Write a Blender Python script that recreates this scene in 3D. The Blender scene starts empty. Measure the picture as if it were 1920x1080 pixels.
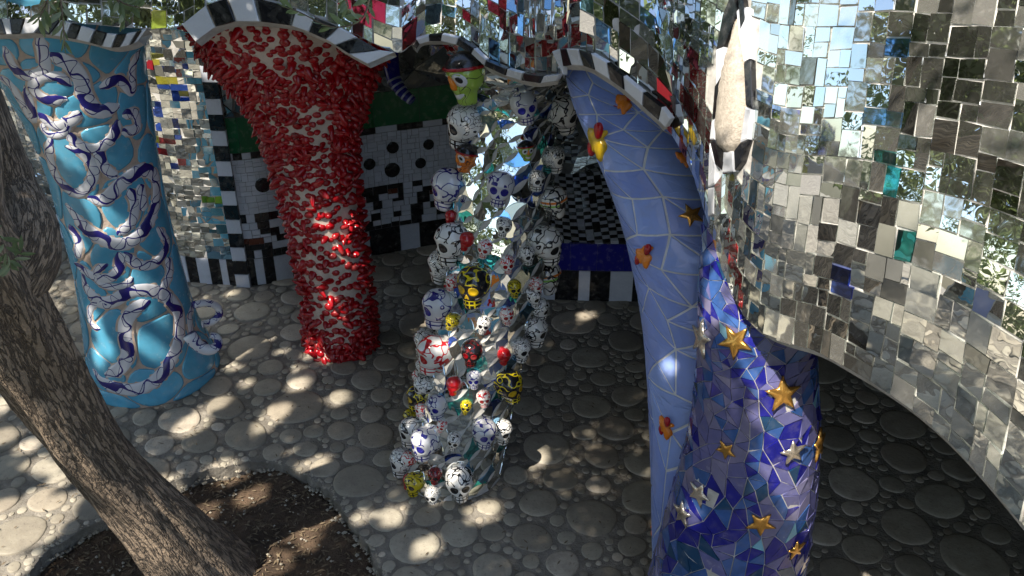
import bpy, math, random
import numpy as np
from mathutils import Vector, Matrix, noise
from mathutils.bvhtree import BVHTree
from mathutils.geometry import delaunay_2d_cdt

R = random.Random(7)
PI = math.pi
C = bpy.context.scene.collection
scene = bpy.context.scene

# ------------------------------------------------------------------ camera
F = 1844.0
PITCH = math.radians(31)
CAM = Vector((0, 0, 5.0))
FW = Vector((0, math.cos(PITCH), -math.sin(PITCH)))
UP = Vector((0, math.sin(PITCH), math.cos(PITCH)))
RT = Vector((1, 0, 0))
cd = bpy.data.cameras.new('camera')
cam = bpy.data.objects.new('camera', cd)
C.objects.link(cam)
cam.location = CAM
cam.rotation_euler = (PI / 2 - PITCH, 0, 0)
cd.sensor_width = 36
cd.lens = 36 * F / 1920
cd.clip_start = 0.05
cd.clip_end = 400
scene.camera = cam

# ------------------------------------------------------------------ light
SUN = Vector((-0.42, -0.50, 0.95)).normalized()       # towards the sun
elev = math.asin(SUN.z)
w = bpy.data.worlds.new('World')
scene.world = w
w.use_nodes = True
nt = w.node_tree
bg = nt.nodes['Background']
sky = nt.nodes.new('ShaderNodeTexSky')
sky.sky_type = 'NISHITA'
sky.sun_disc = False
sky.sun_elevation = elev
sky.sun_rotation = math.atan2(SUN.x, SUN.y)
nt.links.new(sky.outputs[0], bg.inputs[0])
bg.inputs[1].default_value = 0.15
sl = bpy.data.lights.new('sun', 'SUN')
sl.energy = 5.0
sl.angle = math.radians(0.53)
sl.color = (1.0, 0.93, 0.82)
so = bpy.data.objects.new('sun', sl)
C.objects.link(so)
so.rotation_euler = SUN.to_track_quat('Z', 'Y').to_euler()
so.location = SUN * 30
scene.view_settings.view_transform = 'Standard'
scene.view_settings.look = 'None'
scene.view_settings.gamma = 1
scene.view_settings.use_curve_mapping = False
scene.view_settings.exposure = 1.05
cy = scene.cycles
cy.use_denoising = True
cy.max_bounces = 10
cy.diffuse_bounces = 4
cy.glossy_bounces = 6
cy.sample_clamp_indirect = 4.0
cy.blur_glossy = 0.6
cy.caustics_reflective = True
cy.caustics_refractive = False


# ------------------------------------------------------------------ helpers
def P(px, py, d):
    px, py, d = float(px), float(py), float(d)
    return CAM + d * (FW + RT * ((px - 960) / F) + UP * ((540 - py) / F))


def proj(p):
    q = p - CAM
    d = q.dot(FW)
    if d < 0.05:
        return None
    return 960 + F * q.dot(RT) / d, 540 - F * q.dot(UP) / d, d


def raydir(px, py):
    return (FW + RT * ((px - 960) / F) + UP * ((540 - py) / F)).normalized()


def ground(px, py, z=0.0):
    r = raydir(px, py)
    return CAM + r * ((z - CAM.z) / r.z)


def tag(o, label=None, cat=None, group=None, kind=None):
    if label: o['label'] = label
    if cat:
        o['category'] = cat
        if not kind: o['kind'] = 'thing'
    if group: o['group'] = group
    if kind: o['kind'] = kind
    return o


def empty(name, loc=(0, 0, 0)):
    o = bpy.data.objects.new(name, None)
    o.empty_display_size = 0.2
    C.objects.link(o)
    o.location = loc
    return o


def link(name, me, parent=None, mats=None, smooth=False):
    if mats:
        for m in mats: me.materials.append(m)
    if smooth:
        me.polygons.foreach_set('use_smooth', [True] * len(me.polygons))
    o = bpy.data.objects.new(name, me)
    C.objects.link(o)
    if parent:
        o.parent = parent
        o.matrix_parent_inverse = Matrix.Translation(-parent.location)
    return o


def mesh(name, v, f, parent=None, mat=None, smooth=False):
    me = bpy.data.meshes.new(name)
    me.from_pydata([tuple(x) for x in v], [], f)
    me.update()
    return link(name, me, parent, [mat] if mat else None, smooth)


# ------------------------------------------------------------------ materials
def newmat(name):
    m = bpy.data.materials.new(name)
    m.use_nodes = True
    n = m.node_tree
    return m, n, n.nodes['Principled BSDF']


def nd(n, t, **k):
    x = n.nodes.new(t)
    for a, b in k.items(): setattr(x, a, b)
    return x


def mth(n, op, a, b=None, c=None, clamp=False):
    x = n.nodes.new('ShaderNodeMath')
    x.operation = op
    x.use_clamp = clamp
    for i, q in enumerate((a, b, c)):
        if q is None: continue
        if isinstance(q, (int, float)): x.inputs[i].default_value = q
        else: n.links.new(q, x.inputs[i])
    return x.outputs[0]


def mixc(n, f, a, b):
    x = n.nodes.new('ShaderNodeMix')
    x.data_type = 'RGBA'
    for s, q in ((x.inputs[0], f), (x.inputs[6], a), (x.inputs[7], b)):
        if isinstance(q, (int, float)): s.default_value = q
        elif isinstance(q, tuple): s.default_value = q if len(q) == 4 else (*q, 1)
        else: n.links.new(q, s)
    return x.outputs[2]


def rnd(n):
    a = n.nodes.new('ShaderNodeObjectInfo')
    b = n.nodes.new('ShaderNodeNewGeometry')
    s = mth(n, 'ADD', mth(n, 'MULTIPLY', a.outputs['Random'], 7.31), b.outputs['Random Per Island'])
    return mth(n, 'FRACT', s)


def noi(n, scale, detail=3, vec=None, rough=0.55, dist=0.0):
    x = n.nodes.new('ShaderNodeTexNoise')
    x.inputs['Scale'].default_value = scale
    x.inputs['Detail'].default_value = detail
    x.inputs['Roughness'].default_value = rough
    x.inputs['Distortion'].default_value = dist
    if vec is None:
        g = n.nodes.new('ShaderNodeNewGeometry')
        vec = g.outputs['Position']
    n.links.new(vec, x.inputs['Vector'])
    return x.outputs[0]


def ramp(n, f, stops):
    x = n.nodes.new('ShaderNodeValToRGB')
    e = x.color_ramp.elements
    while len(e) > 1: e.remove(e[-1])
    for i, (p, c) in enumerate(stops):
        q = e[0] if i == 0 else e.new(p)
        q.position = p
        q.color = (*c, 1) if len(c) == 3 else c
    n.links.new(f, x.inputs[0])
    return x.outputs[0]


def bump(n, b, h, strength=0.3, dist=0.01):
    x = n.nodes.new('ShaderNodeBump')
    x.inputs['Strength'].default_value = strength
    x.inputs['Distance'].default_value = dist
    n.links.new(h, x.inputs['Height'])
    n.links.new(x.outputs[0], b.inputs['Normal'])


def glazed(name, col, var=0.25, rough=0.22, bumps=0.15, coat=0.0, nscale=6):
    m, n, b = newmat(name)
    r = rnd(n)
    q = noi(n, nscale, 4, dist=0.6)
    lo = tuple(c * (1 - var) for c in col)
    hi = tuple(min(1, c * (1 + var)) for c in col)
    c = mixc(n, q, lo, hi)
    d = mixc(n, mth(n, 'MULTIPLY', r, 0.35), c, tuple(x * 0.6 for x in col))
    dirt = ramp(n, noi(n, 17, 5), [(0.5, (0, 0, 0)), (0.75, (1, 1, 1))])
    d = mixc(n, mth(n, 'MULTIPLY', dirt, 0.18), d, (0.3, 0.27, 0.22))
    n.links.new(d, b.inputs['Base Color'])
    n.links.new(mth(n, 'ADD', mth(n, 'MULTIPLY', dirt, 0.2), rough), b.inputs['Roughness'])
    bump(n, b, noi(n, 35, 3), bumps, 0.004)
    return m


def mirror(name, tint=(0.8, 0.84, 0.81), dust=0.09, rough=0.008, wob=0.03):
    m, n, b = newmat(name)
    r = rnd(n)
    b.inputs['Metallic'].default_value = 1
    t = mixc(n, mth(n, 'MULTIPLY', mth(n, 'POWER', r, 2.2), 0.8), tint, tuple(x * 0.6 for x in tint))
    n.links.new(t, b.inputs['Base Color'])
    b.inputs['Roughness'].default_value = rough
    bump(n, b, noi(n, 7, 2), wob, 0.02)
    df = nd(n, 'ShaderNodeBsdfDiffuse')
    df.inputs[0].default_value = (0.5, 0.48, 0.43, 1)
    mx = nd(n, 'ShaderNodeMixShader')
    grime = mth(n, 'MULTIPLY', ramp(n, noi(n, 40, 6, rough=0.7), [(0.52, (0, 0, 0)), (0.85, (1, 1, 1))]), dust * 0.9)
    f = mth(n, 'ADD', grime, mth(n, 'MULTIPLY', mth(n, 'FRACT', mth(n, 'MULTIPLY', r, 13.7)), dust), clamp=True)
    n.links.new(f, mx.inputs[0])
    n.links.new(b.outputs[0], mx.inputs[1])
    n.links.new(df.outputs[0], mx.inputs[2])
    n.links.new(mx.outputs[0], n.nodes['Material Output'].inputs[0])
    return m


def rough_mat(name, c1, c2, scale=8, rough=0.9, bs=0.5, bd=0.01, bscale=40):
    m, n, b = newmat(name)
    q = noi(n, scale, 6, rough=0.65)
    n.links.new(ramp(n, q, [(0.3, c1), (0.7, c2)]), b.inputs['Base Color'])
    b.inputs['Roughness'].default_value = rough
    bump(n, b, noi(n, bscale, 5, rough=0.7), bs, bd)
    return m


M = {}
M['mirror'] = mirror('mirror_glass')
M['mirror_dusty'] = mirror('dusty_mirror_glass', (0.76, 0.82, 0.79), 0.24, 0.03)
M['mirror_clean'] = mirror('clean_mirror_glass', (0.86, 0.88, 0.86), 0.05, 0.006, 0.03)
M['mirror_dark'] = mirror('aged_shaded_mirror_glass', (0.34, 0.36, 0.35), 0.08, 0.05, 0.1)
M['mirror_blue'] = mirror('blue_reflection_tint', (0.05, 0.13, 0.62), 0.04, 0.03)  # these tints put coloured reflections into the mirror colour
M['mirror_teal'] = mirror('teal_reflection_tint', (0.05, 0.42, 0.42), 0.06, 0.05, 0.5)
M['mirror_red'] = mirror('red_reflection_tint', (0.5, 0.03, 0.05), 0.06, 0.05, 0.2)
M['mirror_yellow'] = mirror('yellow_reflection_tint', (0.6, 0.58, 0.06), 0.06, 0.05)
M['mirror_sky'] = mirror('pale_blue_reflection_tint', (0.25, 0.5, 0.75), 0.08, 0.03)
M['white'] = glazed('white_ceramic', (0.62, 0.63, 0.66), 0.1, 0.2)
M['whitegrey'] = glazed('grey_white_ceramic', (0.6, 0.62, 0.69), 0.15, 0.25)
M['black'] = glazed('black_ceramic', (0.012, 0.012, 0.014), 0.3, 0.15, 0.1)
M['green'] = glazed('dark_green_ceramic', (0.006, 0.12, 0.04), 0.2, 0.2)
M['navy'] = glazed('navy_ceramic', (0.012, 0.012, 0.22), 0.2, 0.2)
M['brown'] = glazed('brown_ceramic', (0.12, 0.03, 0.015), 0.2, 0.25)
M['blue'] = glazed('turquoise_glaze', (0.09, 0.34, 0.5), 0.5, 0.16, 0.2, nscale=4)
M['skyblue'] = glazed('sky_blue_glass', (0.2, 0.28, 0.62), 0.12, 0.3, 0.05)
M['skyblue2'] = glazed('soft_blue_glass', (0.24, 0.34, 0.68), 0.12, 0.28, 0.05)
M['n1'] = glazed('cobalt_glass', (0.012, 0.013, 0.2), 0.5, 0.12, 0.05, nscale=18)
M['n2'] = glazed('violet_grey_glass', (0.11, 0.11, 0.26), 0.35, 0.14, 0.05, nscale=18)
M['n3'] = glazed('steel_blue_glass', (0.035, 0.09, 0.27), 0.6, 0.12, 0.05, nscale=18)
M['n4'] = glazed('lilac_glass', (0.16, 0.15, 0.26), 0.25, 0.14, 0.05, nscale=18)
M['n5'] = glazed('pale_blue_glass', (0.16, 0.36, 0.48), 0.3, 0.12, 0.05)
M['n6'] = glazed('dark_blue_green_glass', (0.01, 0.05, 0.12), 0.3, 0.12, 0.05)
M['red'] = glazed('red_glaze', (0.32, 0.0025, 0.007), 0.35, 0.2, 0.1)
M['grout'] = rough_mat('pale_grout', (0.32, 0.3, 0.27), (0.55, 0.53, 0.5), 12)
M['grout_white'] = rough_mat('white_grout', (0.5, 0.5, 0.48), (0.72, 0.72, 0.7), 12)
M['grout_dark'] = rough_mat('dark_grout', (0.06, 0.06, 0.06), (0.16, 0.155, 0.15), 12)
M['grout_pink'] = rough_mat('beige_grout', (0.36, 0.27, 0.21), (0.52, 0.41, 0.33), 10)
M['cream'] = rough_mat('cream_plaster', (0.42, 0.34, 0.28), (0.6, 0.51, 0.44), 14, 0.6, 0.2)
M['cement'] = rough_mat('coarse_cement', (0.4, 0.34, 0.27), (0.62, 0.55, 0.46), 70, 0.95, 1.0, 0.012, 120)
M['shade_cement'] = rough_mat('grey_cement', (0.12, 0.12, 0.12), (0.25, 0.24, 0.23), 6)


def stone_mat():
    m, n, b = newmat('river_stone')
    r = rnd(n)
    base = ramp(n, r, [(0.0, (0.24, 0.21, 0.16)), (0.3, (0.33, 0.295, 0.225)), (0.6, (0.38, 0.345, 0.27)), (0.85, (0.31, 0.265, 0.2)), (1.0, (0.5, 0.44, 0.35))])
    q = noi(n, 4.5, 8, rough=0.75)
    c = mixc(n, mth(n, 'MULTIPLY', ramp(n, q, [(0.4, (0, 0, 0)), (0.7, (1, 1, 1))]), 0.62), base, (0.14, 0.115, 0.09))
    c = mixc(n, mth(n, 'MULTIPLY', ramp(n, noi(n, 60, 3), [(0.6, (0, 0, 0)), (0.7, (1, 1, 1))]), 0.5), c, (0.09, 0.07, 0.06))
    n.links.new(c, b.inputs['Base Color'])
    b.inputs['Roughness'].default_value = 0.62
    bump(n, b, noi(n, 28, 5), 0.35, 0.01)
    return m


M['stone'] = stone_mat()
M['mortar'] = rough_mat('floor_mortar', (0.12, 0.105, 0.085), (0.29, 0.26, 0.215), 7, 0.95, 0.9, 0.02, 30)
M['soil'] = rough_mat('brown_soil', (0.035, 0.022, 0.013), (0.11, 0.07, 0.042), 5, 1.0, 1.0, 0.03, 25)


def bark_mat():
    m, n, b = newmat('olive_bark')
    tc = nd(n, 'ShaderNodeTexCoord')
    mp = nd(n, 'ShaderNodeMapping')
    mp.inputs['Scale'].default_value = (26, 3.0, 1)
    n.links.new(tc.outputs['UV'], mp.inputs[0])
    v = nd(n, 'ShaderNodeTexVoronoi', feature='DISTANCE_TO_EDGE')
    wob = nd(n, 'ShaderNodeVectorMath', operation='ADD')
    nx = nd(n, 'ShaderNodeTexNoise')
    nx.inputs['Scale'].default_value = 3
    n.links.new(mp.outputs[0], nx.inputs['Vector'])
    n.links.new(mp.outputs[0], wob.inputs[0])
    n.links.new(nx.outputs[1], wob.inputs[1])
    n.links.new(wob.outputs[0], v.inputs['Vector'])
    v.inputs['Scale'].default_value = 1.6
    crack = ramp(n, v.outputs[0], [(0.0, (0.25, 0.25, 0.25)), (0.16, (1, 1, 1))])
    q = noi(n, 3.2, 6)
    c = mixc(n, q, (0.14, 0.1, 0.066), (0.38, 0.285, 0.2))
    c = mixc(n, crack, (0.045, 0.032, 0.023), c)
    n.links.new(c, b.inputs['Base Color'])
    b.inputs['Roughness'].default_value = 0.95
    h = mth(n, 'ADD', crack, mth(n, 'MULTIPLY', noi(n, 60, 5), 0.6))
    bump(n, b, h, 1.0, 0.02)
    return m


M['bark'] = bark_mat()


def leaf_mat():
    m, n, b = newmat('olive_leaf')
    r = rnd(n)
    c = ramp(n, r, [(0, (0.05, 0.08, 0.03)), (0.6, (0.10, 0.14, 0.07)), (1, (0.22, 0.25, 0.17))])
    n.links.new(c, b.inputs['Base Color'])
    b.inputs['Roughness'].default_value = 0.45
    tl = nd(n, 'ShaderNodeBsdfTranslucent')
    tl.inputs[0].default_value = (0.24, 0.3, 0.12, 1)
    mx = nd(n, 'ShaderNodeMixShader')
    mx.inputs[0].default_value = 0.42
    n.links.new(b.outputs[0], mx.inputs[1]); n.links.new(tl.outputs[0], mx.inputs[2])
    n.links.new(mx.outputs[0], n.nodes['Material Output'].inputs[0])
    return m


M['leaf'] = leaf_mat()


def snake_mat():
    m, n, b = newmat('painted_white_glaze')
    uv = nd(n, 'ShaderNodeUVMap')
    sx = nd(n, 'ShaderNodeSeparateXYZ')
    n.links.new(uv.outputs[0], sx.inputs[0])
    u, v = sx.outputs[0], sx.outputs[1]
    nz = noi(n, 3.5, 1)
    nz2 = noi(n, 6, 1)
    ph = mth(n, 'ADD', mth(n, 'MULTIPLY', u, 24), mth(n, 'MULTIPLY', nz, 8))
    a1 = mth(n, 'ABSOLUTE', mth(n, 'SUBTRACT', mth(n, 'SUBTRACT', v, 0.5), mth(n, 'MULTIPLY', mth(n, 'SINE', ph), 0.3)))
    w1 = mth(n, 'ADD', mth(n, 'MULTIPLY', mth(n, 'MAXIMUM', mth(n, 'SINE', mth(n, 'MULTIPLY', ph, 0.5)), 0.0), 0.27), 0.06)
    l1 = mth(n, 'LESS_THAN', a1, w1)
    ph2 = mth(n, 'ADD', mth(n, 'MULTIPLY', u, -41), mth(n, 'MULTIPLY', nz2, 7))
    a2 = mth(n, 'ABSOLUTE', mth(n, 'SUBTRACT', mth(n, 'SUBTRACT', v, 0.5), mth(n, 'MULTIPLY', mth(n, 'SINE', ph2), 0.36)))
    l2 = mth(n, 'LESS_THAN', a2, 0.04)
    ln = mth(n, 'MAXIMUM', l1, l2)
    base = mixc(n, noi(n, 6, 4), (0.42, 0.43, 0.47), (0.68, 0.68, 0.7))
    n.links.new(mixc(n, ln, base, (0.018, 0.015, 0.14)), b.inputs['Base Color'])
    b.inputs['Roughness'].default_value = 0.2
    return m


M['snake'] = snake_mat()


def skull_mat(name, base, line, scale=1.6, width=0.062, teeth=True, band=None, warp=0.55):
    m, n, b = newmat(name)
    tc = nd(n, 'ShaderNodeTexCoord')
    oi = nd(n, 'ShaderNodeObjectInfo')
    off = nd(n, 'ShaderNodeVectorMath', operation='ADD')
    n.links.new(tc.outputs['Object'], off.inputs[0])
    cx = nd(n, 'ShaderNodeCombineXYZ')
    n.links.new(mth(n, 'MULTIPLY', oi.outputs['Random'], 61), cx.inputs[0])
    n.links.new(mth(n, 'MULTIPLY', oi.outputs['Random'], 23), cx.inputs[2])
    n.links.new(cx.outputs[0], off.inputs[1])
    nz = nd(n, 'ShaderNodeTexNoise')
    nz.inputs['Scale'].default_value = 2.2
    nz.inputs['Detail'].default_value = 0
    n.links.new(off.outputs[0], nz.inputs['Vector'])
    sc = nd(n, 'ShaderNodeVectorMath', operation='SCALE')
    sc.inputs[3].default_value = warp * 2
    n.links.new(nz.outputs[1], sc.inputs[0])
    ad = nd(n, 'ShaderNodeVectorMath', operation='ADD')
    n.links.new(off.outputs[0], ad.inputs[0])
    n.links.new(sc.outputs[0], ad.inputs[1])
    v = nd(n, 'ShaderNodeTexVoronoi', feature='DISTANCE_TO_EDGE')
    v.inputs['Scale'].default_value = scale
    n.links.new(ad.outputs[0], v.inputs['Vector'])
    ln = mth(n, 'LESS_THAN', v.outputs[0], width)
    sp = nd(n, 'ShaderNodeSeparateXYZ')
    n.links.new(tc.outputs['Object'], sp.inputs[0])
    x, y, z = sp.outputs
    face = mth(n, 'MULTIPLY', mth(n, 'GREATER_THAN', y, 0.42), mth(n, 'LESS_THAN', z, 0.3))
    if teeth: ln = mth(n, 'MULTIPLY', ln, mth(n, 'SUBTRACT', 1, face))
    if teeth:
        low = mth(n, 'LESS_THAN', z, -0.48)
        mouth = mth(n, 'MULTIPLY', low, mth(n, 'GREATER_THAN', z, -0.9))
        tx = mth(n, 'LESS_THAN', mth(n, 'ABSOLUTE', mth(n, 'SUBTRACT', mth(n, 'FRACT', mth(n, 'MULTIPLY', x, 5.2)), 0.5)), 0.13)
        tz = mth(n, 'LESS_THAN', mth(n, 'ABSOLUTE', mth(n, 'ADD', z, 0.7)), 0.035)
        tb = mth(n, 'LESS_THAN', mth(n, 'ABSOLUTE', mth(n, 'ADD', z, 0.5)), 0.03)
        t = mth(n, 'MAXIMUM', mth(n, 'MAXIMUM', tx, tz), tb)
        ln = mth(n, 'ADD', mth(n, 'MULTIPLY', mouth, t), mth(n, 'MULTIPLY', mth(n, 'SUBTRACT', 1, low), ln), clamp=True)
    bc = mixc(n, noi(n, 4, 3), tuple(c * 0.85 for c in base), base)
    if band:
        for zz, col in band:
            f = mth(n, 'LESS_THAN', mth(n, 'ABSOLUTE', mth(n, 'SUBTRACT', z, zz)), 0.07)
            bc = mixc(n, f, bc, col)
    n.links.new(mixc(n, ln, bc, line), b.inputs['Base Color'])
    b.inputs['Roughness'].default_value = 0.15
    b.inputs['Coat Weight'].default_value = 0.5
    b.inputs['Coat Roughness'].default_value = 0.06
    return m


WH = (0.72, 0.7, 0.66)
BK = (0.01, 0.01, 0.012)
SK = {
    'w': skull_mat('white_skull_glaze', WH, BK),
    'f': skull_mat('fine_lined_skull_glaze', WH, BK, 2.2, 0.055, warp=0.9),
    'u': skull_mat('blue_lined_skull_glaze', (0.58, 0.58, 0.6), (0.02, 0.02, 0.16), 1.2, 0.055),
    'x': skull_mat('red_lined_skull_glaze', WH, (0.45, 0.01, 0.015), 1.3, 0.07),
    'r': skull_mat('red_skull_glaze', (0.42, 0.008, 0.012), (0.2, 0.0, 0.0), 2.0, 0.02, False),
    'd': skull_mat('dark_red_skull_glaze', (0.2, 0.006, 0.01), BK, 1.5, 0.05),
    'b': skull_mat('black_skull_glaze', (0.016, 0.016, 0.018), (0.6, 0.47, 0.01), 0.95, 0.045),
    'k': skull_mat('black_red_skull_glaze', (0.012, 0.01, 0.012), (0.16, 0.01, 0.01), 1.5, 0.045),
    'y': skull_mat('yellow_skull_glaze', (0.55, 0.43, 0.01), BK, 1.5, 0.05),
    's': skull_mat('banded_skull_glaze', WH, BK, 1.7, 0.07, False, [(0.35, (0.6, 0.15, 0.01)), (0.12, (0.25, 0.5, 0.1))], 0.3),
    'g': skull_mat('green_face_glaze', (0.3, 0.45, 0.06), BK, 1.1, 0.018, False),
    'o': skull_mat('orange_face_glaze', (0.6, 0.15, 0.01), BK, 1.2, 0.018, False),
}
def gold_mat(name, c, r=0.22):
    m, n, b = newmat(name)
    n.links.new(mixc(n, noi(n, 14, 4), tuple(x * 0.6 for x in c), c), b.inputs['Base Color'])
    b.inputs['Metallic'].default_value = 0.85
    b.inputs['Roughness'].default_value = r
    bump(n, b, noi(n, 18, 3), 0.4, 0.01)
    return m
M['gold'] = gold_mat('gold_lustre_glaze', (0.8, 0.42, 0.1))
M['silver'] = gold_mat('silver_lustre_glaze', (0.75, 0.66, 0.55))
M['orange'] = glazed('orange_glaze', (0.7, 0.2, 0.012), 0.2, 0.2)
M['yellowg'] = glazed('yellow_glaze', (0.6, 0.38, 0.01), 0.2, 0.2)


# ------------------------------------------------------------------ surfaces
def crom(p0, p1, p2, p3, t):
    t2, t3 = t * t, t * t * t
    return 0.5 * ((2 * p1) + (-p0 + p2) * t + (2 * p0 - 5 * p1 + 4 * p2 - p3) * t2 + (-p0 + 3 * p1 - 3 * p2 + p3) * t3)


def spline(A, n):
    """Catmull-Rom resampling along axis 0 of array A to n+1 samples."""
    A = np.asarray(A, float)
    k = len(A)
    out = []
    for i in range(n + 1):
        x = i / n * (k - 1)
        j = min(int(x), k - 2)
        g = lambda q: A[q] if 0 <= q < k else (2 * A[0] - A[1] if q < 0 else 2 * A[-1] - A[-2])
        out.append(crom(g(j - 1), g(j), g(j + 1), g(j + 2), x - j))
    return np.array(out)


OCC = []                                            # BVHs of every large surface, for occlusion and for putting things onto them


class Surf:
    def __init__(s, grid, closed=False, outward=None, facing=True):
        s.g = np.asarray(grid, float)               # (nu+1, nv+1, 3)
        s.nu, s.nv = s.g.shape[0] - 1, s.g.shape[1] - 1
        s.closed = closed
        s.W = float(np.linalg.norm(np.diff(s.g, axis=0), axis=2).sum(0).mean())
        s.H = float(np.linalg.norm(np.diff(s.g, axis=1), axis=2).sum(1).mean())
        s.sign = 1
        p, nn = s.pn(0.5, 0.5)
        ref = (CAM - p) if outward is None else (p - Vector(outward))
        if nn.dot(ref) < 0: s.sign = -1
        v, f = s.meshdata()
        s.bvh = BVHTree.FromPolygons(v, f)
        OCC.append(s.bvh)

    def ev(s, u, v):
        if s.closed: u = u % 1.0
        x = min(max(u, 0), 1) * s.nu
        y = min(max(v, 0), 1) * s.nv
        i, j = min(int(x), s.nu - 1), min(int(y), s.nv - 1)
        a, b = x - i, y - j
        g = s.g
        q = (g[i, j] * (1 - a) + g[i + 1, j] * a) * (1 - b) + (g[i, j + 1] * (1 - a) + g[i + 1, j + 1] * a) * b
        return Vector(q)

    def pn(s, u, v):
        e = 0.6 / s.nu
        h = 0.6 / s.nv
        if s.closed: du = s.ev(u + e, v) - s.ev(u - e, v)
        else: du = s.ev(min(u + e, 1), v) - s.ev(max(u - e, 0), v)
        dv = s.ev(u, min(v + h, 1)) - s.ev(u, max(v - h, 0))
        nn = du.cross(dv)
        if nn.length < 1e-9: nn = Vector((0, -1, 0))
        return s.ev(u, v), nn.normalized() * s.sign

    def meshdata(s):
        v = [Vector(s.g[i, j]) for i in range(s.nu + 1) for j in range(s.nv + 1)]
        k = s.nv + 1
        f = [(i * k + j, (i + 1) * k + j, (i + 1) * k + j + 1, i * k + j + 1) for i in range(s.nu) for j in range(s.nv)]
        return v, f

    def build(s, name, parent, mat):
        v, f = s.meshdata()
        return mesh(name, v, f, parent, mat, True)

    def hit(s, px, py):
        h = s.bvh.ray_cast(CAM, raydir(px, py))
        if h[0] is None: return None
        nn = h[1] if h[1].dot(CAM - h[0]) > 0 else -h[1]
        return h[0], nn


def patch(ctrl, nu=64, nv=40):
    """ctrl[col][row] of world points -> smooth grid"""
    A = np.array([[tuple(p) for p in col] for col in ctrl], float)
    A = spline(A, nu)
    A = np.swapaxes(spline(np.swapaxes(A, 0, 1), nv), 0, 1)
    return A


def ring_surface(levels, nu=48, nv=60, lump=None):
    """levels: (py of the ring's centre, left px, right px, Y of the centre); rings lie level"""
    rows = []
    for py, xl, xr, Y in levels:
        v = (540 - py) / F
        d = Y / (math.cos(PITCH) + v * math.sin(PITCH))
        z = 5 + d * (-math.sin(PITCH) + math.cos(PITCH) * v)
        rows.append(((xl + xr) / 2 * 1.0, d, z, (xr - xl) / 2 / F * d, Y))
    A = np.array([((c - 960) / F * d, Y, z, r) for c, d, z, r, Y in rows])
    A = spline(A, nv)
    g = np.zeros((nu + 1, nv + 1, 3))
    for i in range(nu + 1):
        a = 2 * PI * i / nu + PI / 2                # the seam is at the far side
        for j in range(nv + 1):
            X, Y, z, r = A[j]
            k = 1.0
            if lump: k = lump(a, j / nv)
            g[i, j] = (X + math.cos(a) * r * k, Y + math.sin(a) * r * k, z)
    s = Surf(g, True, (A[nv // 2][0], A[nv // 2][1], A[nv // 2][2]))
    s.axis = A
    return s


def wallsurf(path, z0, z1, nu=60, nv=12, top=None):
    A = spline([(x, y) for x, y in path], nu)
    g = np.zeros((nu + 1, nv + 1, 3))
    for i in range(nu + 1):
        for j in range(nv + 1):
            g[i, j] = (A[i][0], A[i][1], z0 + (z1 - z0) * j / nv)
    return Surf(g)


# ------------------------------------------------------------------ mosaic pieces
def slab(s, poly, t=0.008, tilt=0.02, rise=0.0, shrink=0.0, flat=True, mat=None, curved=False):
    """poly: [(u,v)...] on surface s -> piece dict"""
    if curved:
        cu = sum(p[0] for p in poly) / len(poly); cv = sum(p[1] for p in poly) / len(poly)
        V, Fc = [], []
        n = len(poly)
        rings = [(1.0, 0.0), (1.0, t * 0.7), (0.94, t), (0.5, t * 1.15)]
        for k, hgt in rings:
            for (a, b) in poly:
                p, nn = s.pn(cu + (a - cu) * k, cv + (b - cv) * k)
                V.append(p + nn * (rise + hgt))
        p, nn = s.pn(cu, cv)
        V.append(p + nn * (rise + t * 1.15))
        for r in range(len(rings) - 1):
            for i in range(n):
                j = (i + 1) % n
                Fc.append((r * n + i, r * n + j, (r + 1) * n + j, (r + 1) * n + i))
        r = len(rings) - 1
        for i in range(n): Fc.append((r * n + i, r * n + (i + 1) % n, len(V) - 1))
        pts = [V[n * 2 + i] for i in range(n)]
        cen, nrm = p, nn
    else:
        pts = [s.ev(a, b) for a, b in poly]
        cen = sum(pts, Vector()) / len(pts)
        _, nrm = s.pn(sum(p[0] for p in poly) / len(poly), sum(p[1] for p in poly) / len(poly))
        nrm = (nrm + Vector((R.gauss(0, tilt), R.gauss(0, tilt), R.gauss(0, tilt)))).normalized()
        if shrink:
            q = []
            for p in pts:
                d = p - cen
                L = d.length
                q.append(cen + d * max(0.3, (L - shrink) / max(L, 1e-6)))
            pts = q
        pts = [p - nrm * (p - cen).dot(nrm) for p in pts]
        n = len(pts)
        V = [p - nrm * 0.02 for p in pts] + [p + nrm * (t + rise) for p in pts]
        Fc = [tuple(range(n, 2 * n))] + [(i, (i + 1) % n, n + (i + 1) % n, n + i) for i in range(n)]
    area = 0
    for i in range(len(pts)):
        area += (pts[i] - cen).cross(pts[(i + 1) % len(pts)] - cen).length / 2
    return dict(v=V, f=Fc, c=cen, n=nrm, a=area, m=mat)


def view_area(c, n, a):
    q = proj(c)
    if not q: return 0
    x, y, d = q
    if not (-15 < x < 1935 and -15 < y < 1095): return 0
    to = (CAM - c)
    cs = n.dot(to.normalized())
    if cs <= 0.03: return 0
    st = c + n * 0.03
    dist = to.length
    dr = to.normalized()
    for b in OCC:
        h = b.ray_cast(st + dr * 0.03, dr, dist)
        if h[0] is not None: return 0
    return a * cs * (F / d) ** 2


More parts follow.
